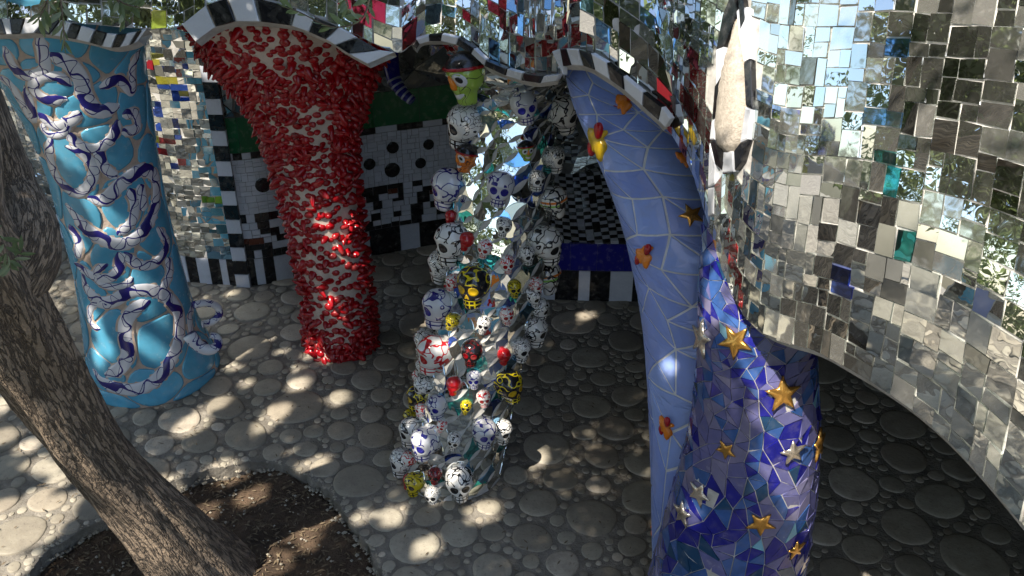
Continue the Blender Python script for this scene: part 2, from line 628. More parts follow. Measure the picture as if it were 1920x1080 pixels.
def emit(name, pieces, parent, cap=300, amin=70, stuffname=None, smooth=False, label=None):
    """the pieces that show largest become parts; the rest one joined part of kind stuff"""
    for p in pieces: p['w'] = view_area(p['c'], p['n'], p['a'])
    pieces.sort(key=lambda p: -p['w'])
    k = 0
    while k < min(cap, len(pieces)) and pieces[k]['w'] > amin: k += 1
    base = parent.location
    for p in pieces[:k]:
        c = p['c']
        me = bpy.data.meshes.new(name)
        me.from_pydata([tuple(x - c) for x in p['v']], [], p['f'])
        me.update()
        me.materials.append(p['m'])
        if smooth: me.polygons.foreach_set('use_smooth', [True] * len(me.polygons))
        o = bpy.data.objects.new(name, me)
        C.objects.link(o)
        o.parent = parent
        o.location = c - base
    rest = pieces[k:]
    if rest:
        V, Fc, mi, mats = [], [], [], []
        for p in rest:
            b = len(V)
            V += [tuple(x - base) for x in p['v']]
            if p['m'] not in mats: mats.append(p['m'])
            q = mats.index(p['m'])
            for f in p['f']:
                Fc.append(tuple(b + i for i in f)); mi.append(q)
        me = bpy.data.meshes.new(stuffname or name)
        me.from_pydata(V, [], Fc)
        for m in mats: me.materials.append(m)
        me.polygons.foreach_set('material_index', mi)
        if smooth: me.polygons.foreach_set('use_smooth', [True] * len(me.polygons))
        me.update()
        o = bpy.data.objects.new(stuffname or (name + '_field'), me)
        C.objects.link(o)
        o.parent = parent
        o['kind'] = 'stuff'
    return k


def guillotine(s, tw, th, jit=0.35, rect=(0, 1, 0, 1)):
    out = []
    stack = [rect]
    while stack:
        u0, u1, v0, v1 = stack.pop()
        um, vm = (u0 + u1) / 2, (v0 + v1) / 2
        wd = (s.ev(u1, vm) - s.ev(u0, vm)).length
        n = max(1, int((u1 - u0) * 8))
        if n > 1: wd = sum((s.ev(u0 + (u1 - u0) * (i + 1) / n, vm) - s.ev(u0 + (u1 - u0) * i / n, vm)).length for i in range(n))
        hd = (s.ev(um, v1) - s.ev(um, v0)).length
        a = wd / (tw * R.uniform(1.15, 1.75))
        b = hd / (th * R.uniform(1.15, 1.6))
        if a <= 1 and b <= 1:
            out.append((u0, u1, v0, v1)); continue
        k = R.uniform(0.5 - jit / 2, 0.5 + jit / 2)
        if a > b:
            m = u0 + (u1 - u0) * k
            stack += [(u0, m, v0, v1), (m, u1, v0, v1)]
        else:
            m = v0 + (v1 - v0) * k
            stack += [(u0, u1, v0, m), (u0, u1, m, v1)]
    return out


def rectpoly(s, r, g, j=0.11):
    u0, u1, v0, v1 = r
    du = min(g / s.W, (u1 - u0) * 0.2)
    dv = min(g / s.H, (v1 - v0) * 0.2)
    ju = (u1 - u0) * j
    jv = (v1 - v0) * j
    q = [(u0 + du, v0 + dv), (u1 - du, v0 + dv), (u1 - du, v1 - dv), (u0 + du, v1 - dv)]
    return [(a + R.uniform(-ju, ju) * 0.5, b + R.uniform(-jv, jv) * 0.5) for a, b in q]


def clip_half(poly, a, b, c):
    """keep a*x+b*y<=c"""
    out = []
    n = len(poly)
    for i in range(n):
        p, q = poly[i], poly[(i + 1) % n]
        dp, dq = a * p[0] + b * p[1] - c, a * q[0] + b * q[1] - c
        if dp <= 0: out.append(p)
        if (dp < 0 < dq) or (dq < 0 < dp):
            t = dp / (dp - dq)
            out.append((p[0] + (q[0] - p[0]) * t, p[1] + (q[1] - p[1]) * t))
    return out


def poisson(W, H, r, tries=9000, bias=None):
    pts, cell = [], {}
    for _ in range(tries):
        x, y = R.uniform(0, W), R.uniform(0, H)
        rr = r * (bias(x, y) if bias else 1)
        i, j = int(x / r), int(y / r)
        ok = True
        for a in range(i - 2, i + 3):
            for b in range(j - 2, j + 3):
                for (p, q) in cell.get((a, b), ()):
                    if (p - x) ** 2 + (q - y) ** 2 < rr * rr: ok = False; break
                if not ok: break
            if not ok: break
        if ok:
            pts.append((x, y)); cell.setdefault((i, j), []).append((x, y))
    return pts


def voronoi(W, H, pts, R0):
    out = []
    for (x, y) in pts:
        poly = [(max(0, x - R0), max(0, y - R0)), (min(W, x + R0), max(0, y - R0)), (min(W, x + R0), min(H, y + R0)), (max(0, x - R0), min(H, y + R0))]
        for (p, q) in pts:
            dx, dy = p - x, q - y
            if 0 < dx * dx + dy * dy < 4 * R0 * R0:
                poly = clip_half(poly, dx, dy, (p * p + q * q - x * x - y * y) / 2)
                if len(poly) < 3: break
        if len(poly) >= 3: out.append(poly)
    return out


def shards(W, H, r, merge=0.35):
    pts = poisson(W, H, r, 14000)
    k = max(2, int(W / r / 1.1)); l = max(2, int(H / r / 1.1))
    for i in range(k + 1): pts += [(W * i / k, 0), (W * i / k, H)]
    for j in range(1, l): pts += [(0, H * j / l), (W, H * j / l)]
    res = delaunay_2d_cdt([Vector(p) for p in pts], [], [], 0, 1e-6)
    vs, fs = res[0], [tuple(f) for f in res[2]]
    edges = {}
    for i, f in enumerate(fs):
        for a, b in ((f[0], f[1]), (f[1], f[2]), (f[2], f[0])): edges.setdefault((min(a, b), max(a, b)), []).append(i)
    used = set(); out = []
    es = [e for e in edges.items() if len(e[1]) == 2]
    R.shuffle(es)
    for (a, b), (i, j) in es:
        if i in used or j in used or R.random() > merge: continue
        c = [x for x in fs[i] if x not in (a, b)][0]; d = [x for x in fs[j] if x not in (a, b)][0]
        q = [vs[c], vs[a], vs[d], vs[b]]
        ok = True; sg = 0
        for t in range(4):
            e1 = q[(t + 1) % 4] - q[t]; e2 = q[(t + 2) % 4] - q[(t + 1) % 4]
            cr = e1.x * e2.y - e1.y * e2.x
            if abs(cr) < 1e-5 or (sg and cr * sg < 0): ok = False
            sg = cr
        if not ok: continue
        used.update((i, j)); out.append([(p.x, p.y) for p in q])
    out += [[(vs[x].x, vs[x].y) for x in f] for i, f in enumerate(fs) if i not in used]
    return out


def inset(poly, g):
    n = len(poly)
    ar = sum(poly[i][0] * poly[(i + 1) % n][1] - poly[(i + 1) % n][0] * poly[i][1] for i in range(n))
    if ar < 0: poly = poly[::-1]
    out = list(poly)
    for i in range(n):
        p, q = poly[i], poly[(i + 1) % n]
        dx, dy = q[0] - p[0], q[1] - p[1]
        L = math.hypot(dx, dy)
        if L < 1e-7: continue
        a, b = dy / L, -dx / L
        out = clip_half(out, a, b, a * p[0] + b * p[1] - g)
        if len(out) < 3: return None
    return out


# ================================================================== THE PLACE
# ---- large surfaces first (needed for occlusion)
CY = 3.3
dome_cols = []
cx_ = [1207, 1290, 1392, 1560, 1740, 1920, 2150, 2500]
cd_ = [4.95, 4.5, 3.95, 3.42, 3.05, 2.8, 2.68, 2.75]
cyv = [[-160, -40, 40, 110, 190], [-160, -10, 110, 210, 300], [-190, 60, 250, 430, 583], [-200, 70, 280, 490, 672], [-220, 80, 320, 560, 790],
       [-240, 100, 390, 680, 985], [-260, 130, 470, 820, 1300], [-300, 160, 600, 1100, 1700]]
ddv = [0.0, -0.04, -0.06, 0.0, 0.17]
for x, d, ys in zip(cx_, cd_, cyv):
    col = []
    for k, y in enumerate(ys):
        lean = (x - 960) / 3300 * (ys[4] - y) * (0.75 if x > 1300 else 0.25)
        col.append(P(x + lean, y, d + ddv[k] * (0.5 if x < 1250 else 1)))
    dome_cols.append(col)
dome = Surf(patch(dome_cols, 110, 60))

can_x = [-260, -120, 0, 135, 272, 342, 428, 500, 565, 650, 740, 772, 800, 850, 903, 966, 1053, 1072, 1102, 1167, 1215, 1262]
can_y = [30, 30, 36, 43, 54, 47, -3, -2, 20, 57, 98, 84, 66, 66, 100, 132, 139, 92, 95, 137, 172, 222]
can_d = [6.3, 6.3, 6.33, 6.36, 6.4, 6.35, 6.3, 6.28, 6.28, 6.3, 6.36, 6.4, 6.38, 6.3, 6.15, 5.9, 5.35, 5.2, 5.05, 4.88, 4.8, 4.7]
can_cols = []
for x, y, d in zip(can_x, can_y, can_d):
    pinch = 0.22 * math.exp(-((x - 1050) / 60) ** 2) + 0.12 * math.exp(-((x - 755) / 45) ** 2)
    can_cols.append([P(x, y - 200 - 30, d + 0.14), P(x, y - 130, d + 0.0 - pinch * 0.4), P(x, y - 60, d - 0.03), P(x, y, d + pinch * 0.5)])
canopy = Surf(patch(can_cols, 150, 26))

snake_s = ring_surface([(693, 172, 408, 6.95), (660, 170, 392, 6.95), (600, 162, 362, 6.95), (500, 146, 333, 6.95), (400, 120, 308, 6.95), (300, 92, 290, 6.95), (200, 48, 276, 6.95),
                        (130, 8, 266, 6.95), (60, -24, 266, 6.95), (0, -44, 268, 6.95), (-50, -55, 270, 6.95)])
red_s = ring_surface([(647, 582, 700, 7.33), (600, 577, 697, 7.33), (500, 562, 686, 7.33), (400, 540, 672, 7.33), (300, 515, 664, 7.33), (240, 495, 668, 7.33), (180, 466, 684, 7.33),
                      (130, 428, 700, 7.33), (95, 398, 718, 7.33), (60, 376, 734, 7.33), (10, 350, 760, 7.33), (-50, 335, 775, 7.33)])
skull_s = ring_surface([(874, 752, 944, 5.70), (800, 772, 952, 5.74), (700, 796, 975, 5.82), (600, 822, 1002, 5.92), (500, 838, 1022, 6.02), (400, 846, 1034, 6.12), (300, 860, 1040, 6.22),
                        (220, 878, 1045, 6.3), (150, 872, 1062, 6.38), (110, 850, 1090, 6.45), (50, 820, 1110, 6.6), (0, 820, 1110, 6.7)])
blue_s = ring_surface([(1250, 1190, 1330, 4.05), (1080, 1222, 1352, 4.1), (1000, 1224, 1356, 4.1), (850, 1221, 1390, 4.15), (700, 1214, 1404, 4.28), (600, 1204, 1412, 4.42), (500, 1186, 1410, 4.6),
                       (400, 1160, 1400, 4.8), (300, 1122, 1360, 5.05), (215, 1084, 1330, 5.25), (160, 1066, 1320, 5.4), (110, 1058, 1320, 5.55), (50, 1066, 1330, 5.7), (0, 1080, 1340, 5.8)])
night_s = ring_surface([(1330, 1130, 1500, 3.85), (1200, 1190, 1500, 3.82), (1080, 1222, 1502, 3.8), (1000, 1242, 1510, 3.78), (900, 1272, 1526, 3.76), (800, 1298, 1534, 3.75), (700, 1310, 1532, 3.75),
                        (620, 1312, 1528, 3.8), (540, 1312, 1540, 3.9), (440, 1318, 1560, 4.05), (340, 1325, 1580, 4.2)],
                       lump=lambda a, t: 1 + 0.02 * math.sin(3 * a + t * 9))

mwall_path = [(-8.0, 11.0), (-6.4, 10.3), (-5.05, 9.5), (-4.1, 8.85), (-3.3, 8.47), (-2.95, 8.39), (-2.72, 8.37)]
cwall_path = [(-2.70, 8.37), (-2.45, 8.40), (-2.1, 8.55), (-1.5, 8.95), (-0.79, 9.22), (-0.2, 9.42)]
mwall = wallsurf(mwall_path, 0.30, 3.3, 70, 20)
mkick = wallsurf(mwall_path, 0.0, 0.30, 70, 3)
cwall = wallsurf(cwall_path, 0.30, 1.76, 60, 12)
ckick = wallsurf(cwall_path, 0.0, 0.30, 60, 3)
cup = wallsurf(cwall_path, 1.76, 3.3, 60, 12)
bwall = wallsurf([(-0.25, 9.43), (0.6, 9.45), (1.5, 9.45), (2.6, 9.4), (4.6, 9.2)], 0.0, 3.3, 50, 16)
BX0, BX1, BY0, BY1, BZ0, BZ1 = 0.05, 2.3, 8.07, 9.44, 0.34, 0.63
bfront = wallsurf([(BX0, BY0 + 0.05), ((BX0 + BX1) / 2, BY0), (BX1, BY0 + 0.05)], BZ0, BZ1, 20, 4)
bkick = wallsurf([(BX0, BY0 + 0.05), ((BX0 + BX1) / 2, BY0), (BX1, BY0 + 0.05)], 0.0, BZ0, 20, 4)
g = np.zeros((21, 21, 3))
for i in range(21):
    for j in range(21):
        X = BX0 + (BX1 - BX0) * i / 20
        y0 = BY0 + 0.05 * abs(i / 10 - 1) ** 2
        g[i, j] = (X, y0 + (BY1 - y0) * j / 20, BZ1 + 0.10 * (j / 20) ** 1.5 + 0.02 * math.sin(i * 0.9))
btop = Surf(g)

# ---------------------------------------------------------------- ground
BED = [(30, 1200), (60, 1075), (105, 1020), (175, 985), (262, 935), (330, 900), (395, 880), (460, 868), (530, 872), (590, 898), (625, 935), (650, 965), (672, 1000), (700, 1040), (725, 1080), (760, 1180)]
bed = [(ground(x, y).x, ground(x, y).y) for x, y in BED]


def inpoly(x, y, poly):
    c = False
    n = len(poly)
    for i in range(n):
        x1, y1 = poly[i]; x2, y2 = poly[(i + 1) % n]
        if (y1 > y) != (y2 > y) and x < (x2 - x1) * (y - y1) / (y2 - y1) + x1: c = not c
    return c


def distpoly(x, y, poly):
    best = 9
    n = len(poly)
    for i in range(n):
        x1, y1 = poly[i]; x2, y2 = poly[(i + 1) % n]
        dx, dy = x2 - x1, y2 - y1
        t = max(0, min(1, ((x - x1) * dx + (y - y1) * dy) / (dx * dx + dy * dy)))
        best = min(best, math.hypot(x1 + t * dx - x, y1 + t * dy - y))
    return best


bedl = [(a + R.uniform(-.02, .02), b + R.uniform(-.02, .02)) for a, b in spline([(a, b) for a, b in bed], 70)]
G0X, G1X, G0Y, G1Y = -24.0, 16.0, -22.0, 20.0
# one ground sheet with the bed cut out
border = [(G0X, G0Y), (G1X, G0Y), (G1X, G1Y), (G0X, G1Y)]
vs = [Vector(p) for p in border] + [Vector(p) for p in bedl]
nb = len(bedl)
ed = [(0, 1), (1, 2), (2, 3), (3, 0)] + [(4 + i, 4 + (i + 1) % nb) for i in range(nb)]
res = delaunay_2d_cdt(vs, ed, [], 1, 1e-6)
fl_v, fl_f = res[0], res[2]
keep = []
for f in fl_f:
    cx0 = sum(fl_v[i].x for i in f) / len(f); cy0 = sum(fl_v[i].y for i in f) / len(f)
    if not inpoly(cx0, cy0, bedl): keep.append(tuple(f))
fv = [(v.x, v.y, 0) for v in fl_v]
b0 = len(fv)
fv += [(x, y, 0.0) for x, y in bedl] + [(x + R.uniform(-.015, .015), y + R.uniform(-.015, .015), -0.16) for x, y in bedl]
keep += [(b0 + i, b0 + (i + 1) % nb, b0 + nb + (i + 1) % nb, b0 + nb + i) for i in range(nb)]
floor = mesh('floor', fv, keep, None, M['mortar'])
tag(floor, 'courtyard floor of round pale river stones set flat in grey mortar', kind='structure')
floor_bvh = BVHTree.FromPolygons([Vector(v) for v in fv], keep)

bx = [p[0] for p in bedl]; by = [p[1] for p in bedl]
NB = 130
V, Fc = [], []
for i in range(NB + 1):
    for j in range(NB + 1):
        x = min(bx) - 0.3 + (max(bx) - min(bx) + 0.6) * i / NB
        y = min(by) - 0.3 + (max(by) - min(by) + 0.6) * j / NB
        dd = min(distpoly(x, y, bedl), 0.5)
        z = -0.1 - 0.02 * dd + 0.05 * noise.noise(Vector((x * 2.2, y * 2.2, 0))) + 0.012 * noise.noise(Vector((x * 25, y * 25, 8))) + 0.02 * noise.noise(Vector((x * 9, y * 9, 3)))
        if not inpoly(x, y, bedl): z = -0.14
        V.append((x, y, z))
for i in range(NB):
    for j in range(NB): Fc.append((i * (NB + 1) + j, (i + 1) * (NB + 1) + j, (i + 1) * (NB + 1) + j + 1, i * (NB + 1) + j + 1))
soil = tag(mesh('soil_bed', V, Fc, None, M['soil'], True), 'bare brown earth in the sunken tree pit', kind='structure')

# stones: circles packed from large to small
COLF = []
for s in (snake_s, red_s, skull_s, blue_s, night_s):
    g0 = s.g[:, 0, :]
    cx0, cy0 = g0[:-1, 0].mean(), g0[:-1, 1].mean()
    r0 = np.hypot(g0[:, 0] - cx0, g0[:, 1] - cy0).mean()
    COLF.append((cx0, cy0, r0))


def blocked(x, y, r):
    for a, b, q in COLF:
        if (a - x) ** 2 + (b - y) ** 2 < (q + r * 0.6) ** 2: return True
    if -5 < x < 1.5 and 2 < y < 6.5:
        if inpoly(x, y, bedl) or distpoly(x, y, bedl) < r * 0.85: return True
    return False


cells = {}
stones = []
CS = 0.25


def near_ok(x, y, r, gap):
    i, j = int(x // CS), int(y // CS)
    for a in range(i - 2, i + 3):
        for b in range(j - 2, j + 3):
            for (p, q, t) in cells.get((a, b), ()):
                if (p - x) ** 2 + (q - y) ** 2 < (t + r + gap) ** 2: return False
    return True


def pack(x0, x1, y0, y1, plan):
    for r0, r1, tries in plan:
        for _ in range(tries):
            x, y = R.uniform(x0, x1), R.uniform(y0, y1)
            r = R.uniform(r0, r1)
            if near_ok(x, y, r, r * 0.02) and not blocked(x, y, r):
                cells.setdefault((int(x // CS), int(y // CS)), []).append((x, y, r)); stones.append((x, y, r))


pack(-5.2, 3.4, 3.4, 9.6, [(0.17, 0.23, 200), (0.12, 0.17, 1500), (0.08, 0.12, 9000), (0.05, 0.075, 26000), (0.03, 0.045, 40000), (0.02, 0.028, 40000)])
pack(-12, 6, -9, 3.4, [(0.15, 0.21, 1500), (0.09, 0.14, 6000), (0.05, 0.08, 9000)])
sp = []
for (x, y, r) in stones:
    n = 18 if r > 0.07 else 10
    ph = R.uniform(0, 6)
    el = R.uniform(0.86, 1.0)
    rot = R.uniform(0, PI)
    hgt = 0.006 + r * 0.055 * R.uniform(0.6, 1.2)
    tx, ty = R.gauss(0, 0.02), R.gauss(0, 0.02)
    V, Fc = [], []
    prof = [(1.0, -0.02), (0.985, hgt * 0.45), (0.93, hgt * 0.8), (0.8, hgt)]
    for k, z in prof:
        for i in range(n):
            a = 2 * PI * i / n
            q = r * k * (1 + 0.035 * math.sin(2 * a + ph) + 0.025 * math.sin(3 * a + ph * 2) + 0.015 * math.sin(5 * a + ph))
            X, Y = q * math.cos(a), q * math.sin(a) * el
            X, Y = X * math.cos(rot) - Y * math.sin(rot), X * math.sin(rot) + Y * math.cos(rot)
            V.append(Vector((x + X, y + Y, z + X * tx + Y * ty)))
    for q in range(3):
        for i in range(n): Fc.append((q * n + i, q * n + (i + 1) % n, (q + 1) * n + (i + 1) % n, (q + 1) * n + i))
    V.append(Vector((x, y, hgt * 1.06)))
    for i in range(n): Fc.append((3 * n + i, 3 * n + (i + 1) % n, 4 * n))
    sp.append(dict(v=V, f=Fc, c=Vector((x, y, 0.0)), n=Vector((0, 0, 1)), a=PI * r * r, m=M['stone']))
emit('paving_stone', sp, floor, 300, 80, 'small_paving_stones', True)

# small rubble along the bed rim and leaf litter in it
V, Fc = [], []
for k in range(900):
    i = R.randrange(nb)
    a, b = bedl[i], bedl[(i + 1) % nb]
    t = R.random()
    if k < 380:
        x, y = a[0] + (b[0] - a[0]) * t + R.gauss(0, .03), a[1] + (b[1] - a[1]) * t + R.gauss(0, .03)
        z, r = (0.0 if not inpoly(x, y, bedl) else -0.07), R.uniform(0.008, 0.025)
    else:
        x, y = R.uniform(min(bx), max(bx)), R.uniform(min(by), max(by))
        if not inpoly(x, y, bedl): continue
        z, r = -0.1, R.uniform(0.005, 0.018)
    o = len(V)
    q = [Vector((R.uniform(.6, 1) * r * a2, R.uniform(.6, 1) * r * b2, R.uniform(.5, .8) * r * c2)) for a2, b2, c2 in ((1, 0, 0), (0, 1, 0), (-1, 0, 0), (0, -1, 0), (0, 0, 1), (0, 0, -1))]
    V += [p + Vector((x, y, z)) for p in q]
    Fc += [(o, o + 1, o + 4), (o + 1, o + 2, o + 4), (o + 2, o + 3, o + 4), (o + 3, o, o + 4), (o + 1, o, o + 5), (o + 2, o + 1, o + 5), (o + 3, o + 2, o + 5), (o, o + 3, o + 5)]
tag(mesh('gravel', V, Fc, None, M['stone']), 'small grit and pebbles scattered round the tree pit', 'gravel', kind='stuff')

V, Fc = [], []
for k in range(2600):
    x, y = R.uniform(min(bx), max(bx)), R.uniform(min(by), max(by))
    if not inpoly(x, y, bedl): continue
    z = -0.09 + 0.05 * noise.noise(Vector((x * 2.2, y * 2.2, 0))) + 0.02 * noise.noise(Vector((x * 9, y * 9, 3))) - 0.02 * min(distpoly(x, y, bedl), .5)
    a = R.uniform(0, 2 * PI); L = R.uniform(0.015, 0.035); t = R.uniform(-.3, .5)
    dx, dy = math.cos(a) * L, math.sin(a) * L
    o = len(V)
    V += [(x - dx, y - dy, z), (x - dy * .25, y + dx * .25, z + .006), (x + dx, y + dy, z + L * t * .6), (x + dy * .25, y - dx * .25, z + .002)]
    Fc.append((o, o + 1, o + 2, o + 3))
for k in range(900):
    x, y = R.uniform(-4.5, 2), R.uniform(3.4, 8.3)
    if inpoly(x, y, bedl) or blocked(x, y, 0.05): continue
    a = R.uniform(0, 2 * PI); L = R.uniform(0.012, 0.026)
    dx, dy = math.cos(a) * L, math.sin(a) * L
    z = 0.024
    o = len(V)
    V += [(x - dx, y - dy, z), (x - dy * .25, y + dx * .25, z + .003), (x + dx, y + dy, z + .004), (x + dy * .25, y - dx * .25, z + .001)]
    Fc.append((o, o + 1, o + 2, o + 3))
tag(mesh('leaf_litter', V, Fc, None, rough_mat('dry_leaf', (0.07, 0.045, 0.025), (0.2, 0.15, 0.09), 40)), 'dry fallen olive leaves strewn over the earth pit and the paving', 'leaf litter', kind='stuff')

# ---------------------------------------------------------------- dome (the big mirrored body at the right)
domeT = empty('mirror_dome', P(1560, 280, 3.6))
tag(domeT, 'huge bulging body covered in square mirror tiles, filling the right side above the blue columns', 'mosaic sculpture')
dome.build('shell', domeT, M['grout'])


def pendant_px(px, py):
    """True inside the tear drop niche and its border"""
    if not -40 < py < 330: return False
    t = (py + 40) / 370
    c = 1388 - 12 * t
    hw = 16 + 34 * max(0, math.sin(PI * min(1, t * 1.05) ** 1.3))
    return abs(px - c) < hw


pieces = []
mchoice = ['mirror'] * 8 + ['mirror_dusty'] * 5 + ['mirror_clean'] * 7 + ['mirror_dark'] * 1
special = [(1672, 318, 'mirror_teal'), (1705, 462, 'mirror_teal'), (1660, 500, 'mirror_dark'), (1700, 250, 'mirror_dark'), (1575, 530, 'mirror_blue'), (1852, 690, 'mirror_dark'),
           (1690, 112, 'mirror_sky'), (1666, 214, 'mirror_sky'), (1800, 570, 'mirror_sky'), (1355, 230, 'mirror_dusty'), (1890, 120, 'mirror_dark')]  # coloured tiles here stand in for single tinted reflections
for r in guillotine(dome, 0.083, 0.086, 0.36):
    um, vm = (r[0] + r[1]) / 2, (r[2] + r[3]) / 2
    p = dome.ev(um, vm)
    q = proj(p)
    mat = M[R.choice(mchoice)]
    if q:
        if pendant_px(q[0], q[1]): continue
        for sx_, sy_, mm in special:
            if abs(q[0] - sx_) < 23 and abs(q[1] - sy_) < 23: mat = M[mm]
        if 1330 < q[0] < 1640 and q[1] < 330 and R.random() < 0.5: mat = M['mirror_dusty']
        if q[0] < 1330 and R.random() < 0.10: mat = M[R.choice(['mirror_red', 'mirror_sky'])]  # red and pale blue tints imitate the reflections on this side
    pieces.append(slab(dome, rectpoly(dome, r, 0.0026, 0.08), 0.006, 0.024, R.uniform(0, 0.004), mat=mat))
emit('mirror_tile', pieces, domeT, 300, 60, 'mirror_tile_field')

# rim of the dome: a mirrored lip that turns under
lv, lf = [], []
for i in range(121):
    u = i / 120
    p, nn = dome.pn(u, 1.0)
    inn = (Vector((3.4, 5.2, p.z)) - p).normalized()
    for k, (a, b) in enumerate(((0, 0), (0.02, -0.03), (0.12, -0.02), (0.45, 0.12))):
        lv.append(p + inn * a + Vector((0, 0, b)))
for i in range(120):
    for k in range(3): lf.append((i * 4 + k, (i + 1) * 4 + k, (i + 1) * 4 + k + 1, i * 4 + k + 1))
mesh('rim', lv, lf, domeT, M['grout'])

# black and white edge pieces at the far right end of the dome's lip and round the niche
def place_quad(name, pts, mat, parent, t=0.012):
    c = sum(pts, Vector()) / len(pts)
    nn = Vector()
    for i in range(len(pts)): nn += (pts[i] - c).cross(pts[(i + 1) % len(pts)] - c)
    nn.normalize()
    if nn.dot(CAM - c) < 0: nn = -nn
    n = len(pts)
    V = [p - nn * 0.012 - c for p in pts] + [p + nn * t - c for p in pts] + [c * 0 + (p - c) * 0.9 + nn * (t + 0.003) for p in pts]
    Fc = [tuple(range(2 * n, 3 * n))] + [(k * n + i, k * n + (i + 1) % n, (k + 1) * n + (i + 1) % n, (k + 1) * n + i) for i in range(n) for k in (0, 1)]
    me = bpy.data.meshes.new(name)
    me.from_pydata([tuple(v) for v in V], [], Fc)
    me.materials.append(mat)
    o = bpy.data.objects.new(name, me)
    C.objects.link(o)
    o.parent = parent
    o.location = c - parent.location
    return o


def on(s, px, py, off=0.0):
    h = s.hit(px, py)
    if h is None: return None
    return h[0] + h[1] * off


niche = [  # border pieces of the niche (pixel outlines on the dome)
    ('black', [(1384, -20), (1394, 20), (1366, 90), (1352, 95), (1364, 30)]),
    ('white', [(1352, 95), (1366, 90), (1366, 135), (1352, 160)]),
    ('black', [(1350, 162), (1366, 137), (1358, 215), (1345, 225)]),
    ('white', [(1345, 227), (1357, 217), (1350, 262), (1341, 262)]),
    ('black', [(1392, -20), (1402, 0), (1411, 60), (1398, 66)]),
    ('white', [(1390, 20), (1410, 16), (1415, 112), (1404, 118), (1394, 66)]),
    ('black', [(1404, 120), (1417, 114), (1420, 205), (1408, 200)]),
    ('white', [(1408, 202), (1419, 207), (1412, 262), (1398, 268)]),
    ('black', [(1341, 264), (1350, 262), (1372, 286), (1366, 322), (1352, 310)]),
    ('white', [(1367, 284), (1384, 284), (1386, 322), (1364, 324)]),
    ('black', [(1386, 284), (1398, 268), (1412, 264), (1400, 305), (1388, 320)]),
    ('white', [(1341, 268), (1352, 312), (1350, 345), (1338, 350)]),
    ('white', [(1338, 352), (1350, 350), (1348, 400), (1338, 405)]),
    ('mirror_dusty', [(1350, 345), (1364, 326), (1362, 400), (1350, 420)]),
]
for m_, q in niche:
    pts = [on(dome, x, y, 0.012) for x, y in q]
    if all(p is not None for p in pts): place_quad('border_tile', pts, M[m_], domeT, 0.012)
# rough cement tear drop
prof = [(30, 1386, 3), (60, 1386, 8), (100, 1385, 15), (140, 1382, 21), (180, 1379, 26), (215, 1377, 28), (245, 1375, 26), (268, 1374, 20), (284, 1374, 9), (290, 1374, 2)]
V, Fc = [], []
pr = spline(prof, 40)
ns = 12
for y, x, hw in pr:
    for k in range(ns + 1):
        a = k / ns * 2 - 1
        h = dome.hit(x + hw * a, y)
        V.append(h[0] + h[1] * (0.004 + 0.05 * math.sqrt(max(0, 1 - a * a)) * min(1, hw / 18)) + Vector([R.uniform(-.0025, .0025) for _ in range(3)]))
for i in range(len(pr) - 1):
    for k in range(ns): Fc.append((i * (ns + 1) + k, (i + 1) * (ns + 1) + k, (i + 1) * (ns + 1) + k + 1, i * (ns + 1) + k + 1))
mesh('cement_drop', V, Fc, domeT, M['cement'], True)

# ---------------------------------------------------------------- canopy (mirrored band over the arches)
canT = empty('mirror_canopy', P(640, 0, 6.5))
tag(canT, 'mirror tiled vault edge spanning the arches along the top of the photo', 'mosaic vault')
canopy.build('shell', canT, M['grout'])
pieces = []
for r in guillotine(canopy, 0.10, 0.11, 0.3):
    q = proj(canopy.ev((r[0] + r[1]) / 2, (r[2] + r[3]) / 2))
    mm = R.choice(mchoice)
    z = R.random()
    if q and 640 < q[0] < 1260 and z < 0.08: mm = 'mirror_red'  # red tint painted in for reflections of red things
    elif q and 640 < q[0] < 1260 and z < 0.14: mm = 'mirror_sky'
    elif q and q[0] < 420 and z < 0.12: mm = R.choice(['mirror_yellow', 'mirror_blue', 'mirror_blue'])
    pieces.append(slab(canopy, rectpoly(canopy, r, 0.003), 0.006, 0.06, R.uniform(0, 0.003), mat=M[mm]))
emit('mirror_tile', pieces, canT, 300, 60, 'mirror_tile_field')


def dcan(x):
    return float(np.interp(x, can_x, can_d))


def trim(outer, inner, n, first, parent, dz=0.04, dfun=dcan):
    A = spline(outer, 60); B = spline(inner, 60)
    cuts = [0]
    for i in range(n): cuts.append(cuts[-1] + R.uniform(0.75, 1.3))
    cuts = [c / cuts[-1] for c in cuts]
    k = first
    for i in range(n):
        a, b = cuts[i] + 0.003, cuts[i + 1] - 0.003
        at = lambda S, t: S[min(60, int(t * 60))] * (1 - (t * 60 % 1)) + S[min(60, int(t * 60) + 1)] * (t * 60 % 1)
        o0, o1, i1, i0 = at(A, a), at(A, b), at(B, b), at(B, a)
        pts = [P(p[0], p[1], dfun(p[0]) - dz + (0.0 if j < 2 else 0.03)) for j, p in enumerate((o0, o1, i1, i0))]
        place_quad('trim_tile', pts, M['black'] if k else M['white'], parent, 0.014)
        k = 1 - k
    # mortar backing with real thickness
    V = []
    for i in range(61):
        for S, e in ((A, -3), (B, 1)):
            p = P(S[i][0], S[i][1], dfun(S[i][0]) - dz + 0.02)
            V += [p, p + FW * 0.12]
    Fc = []
    for i in range(60):
        a, b = i * 4, (i + 1) * 4
        Fc += [(a, b, b + 2, a + 2), (a + 1, b + 1, b, a), (a + 2, b + 2, b + 3, a + 3), (a + 3, b + 3, b + 1, a + 1)]
    mesh('trim_backing', V, Fc, parent, M['grout'])


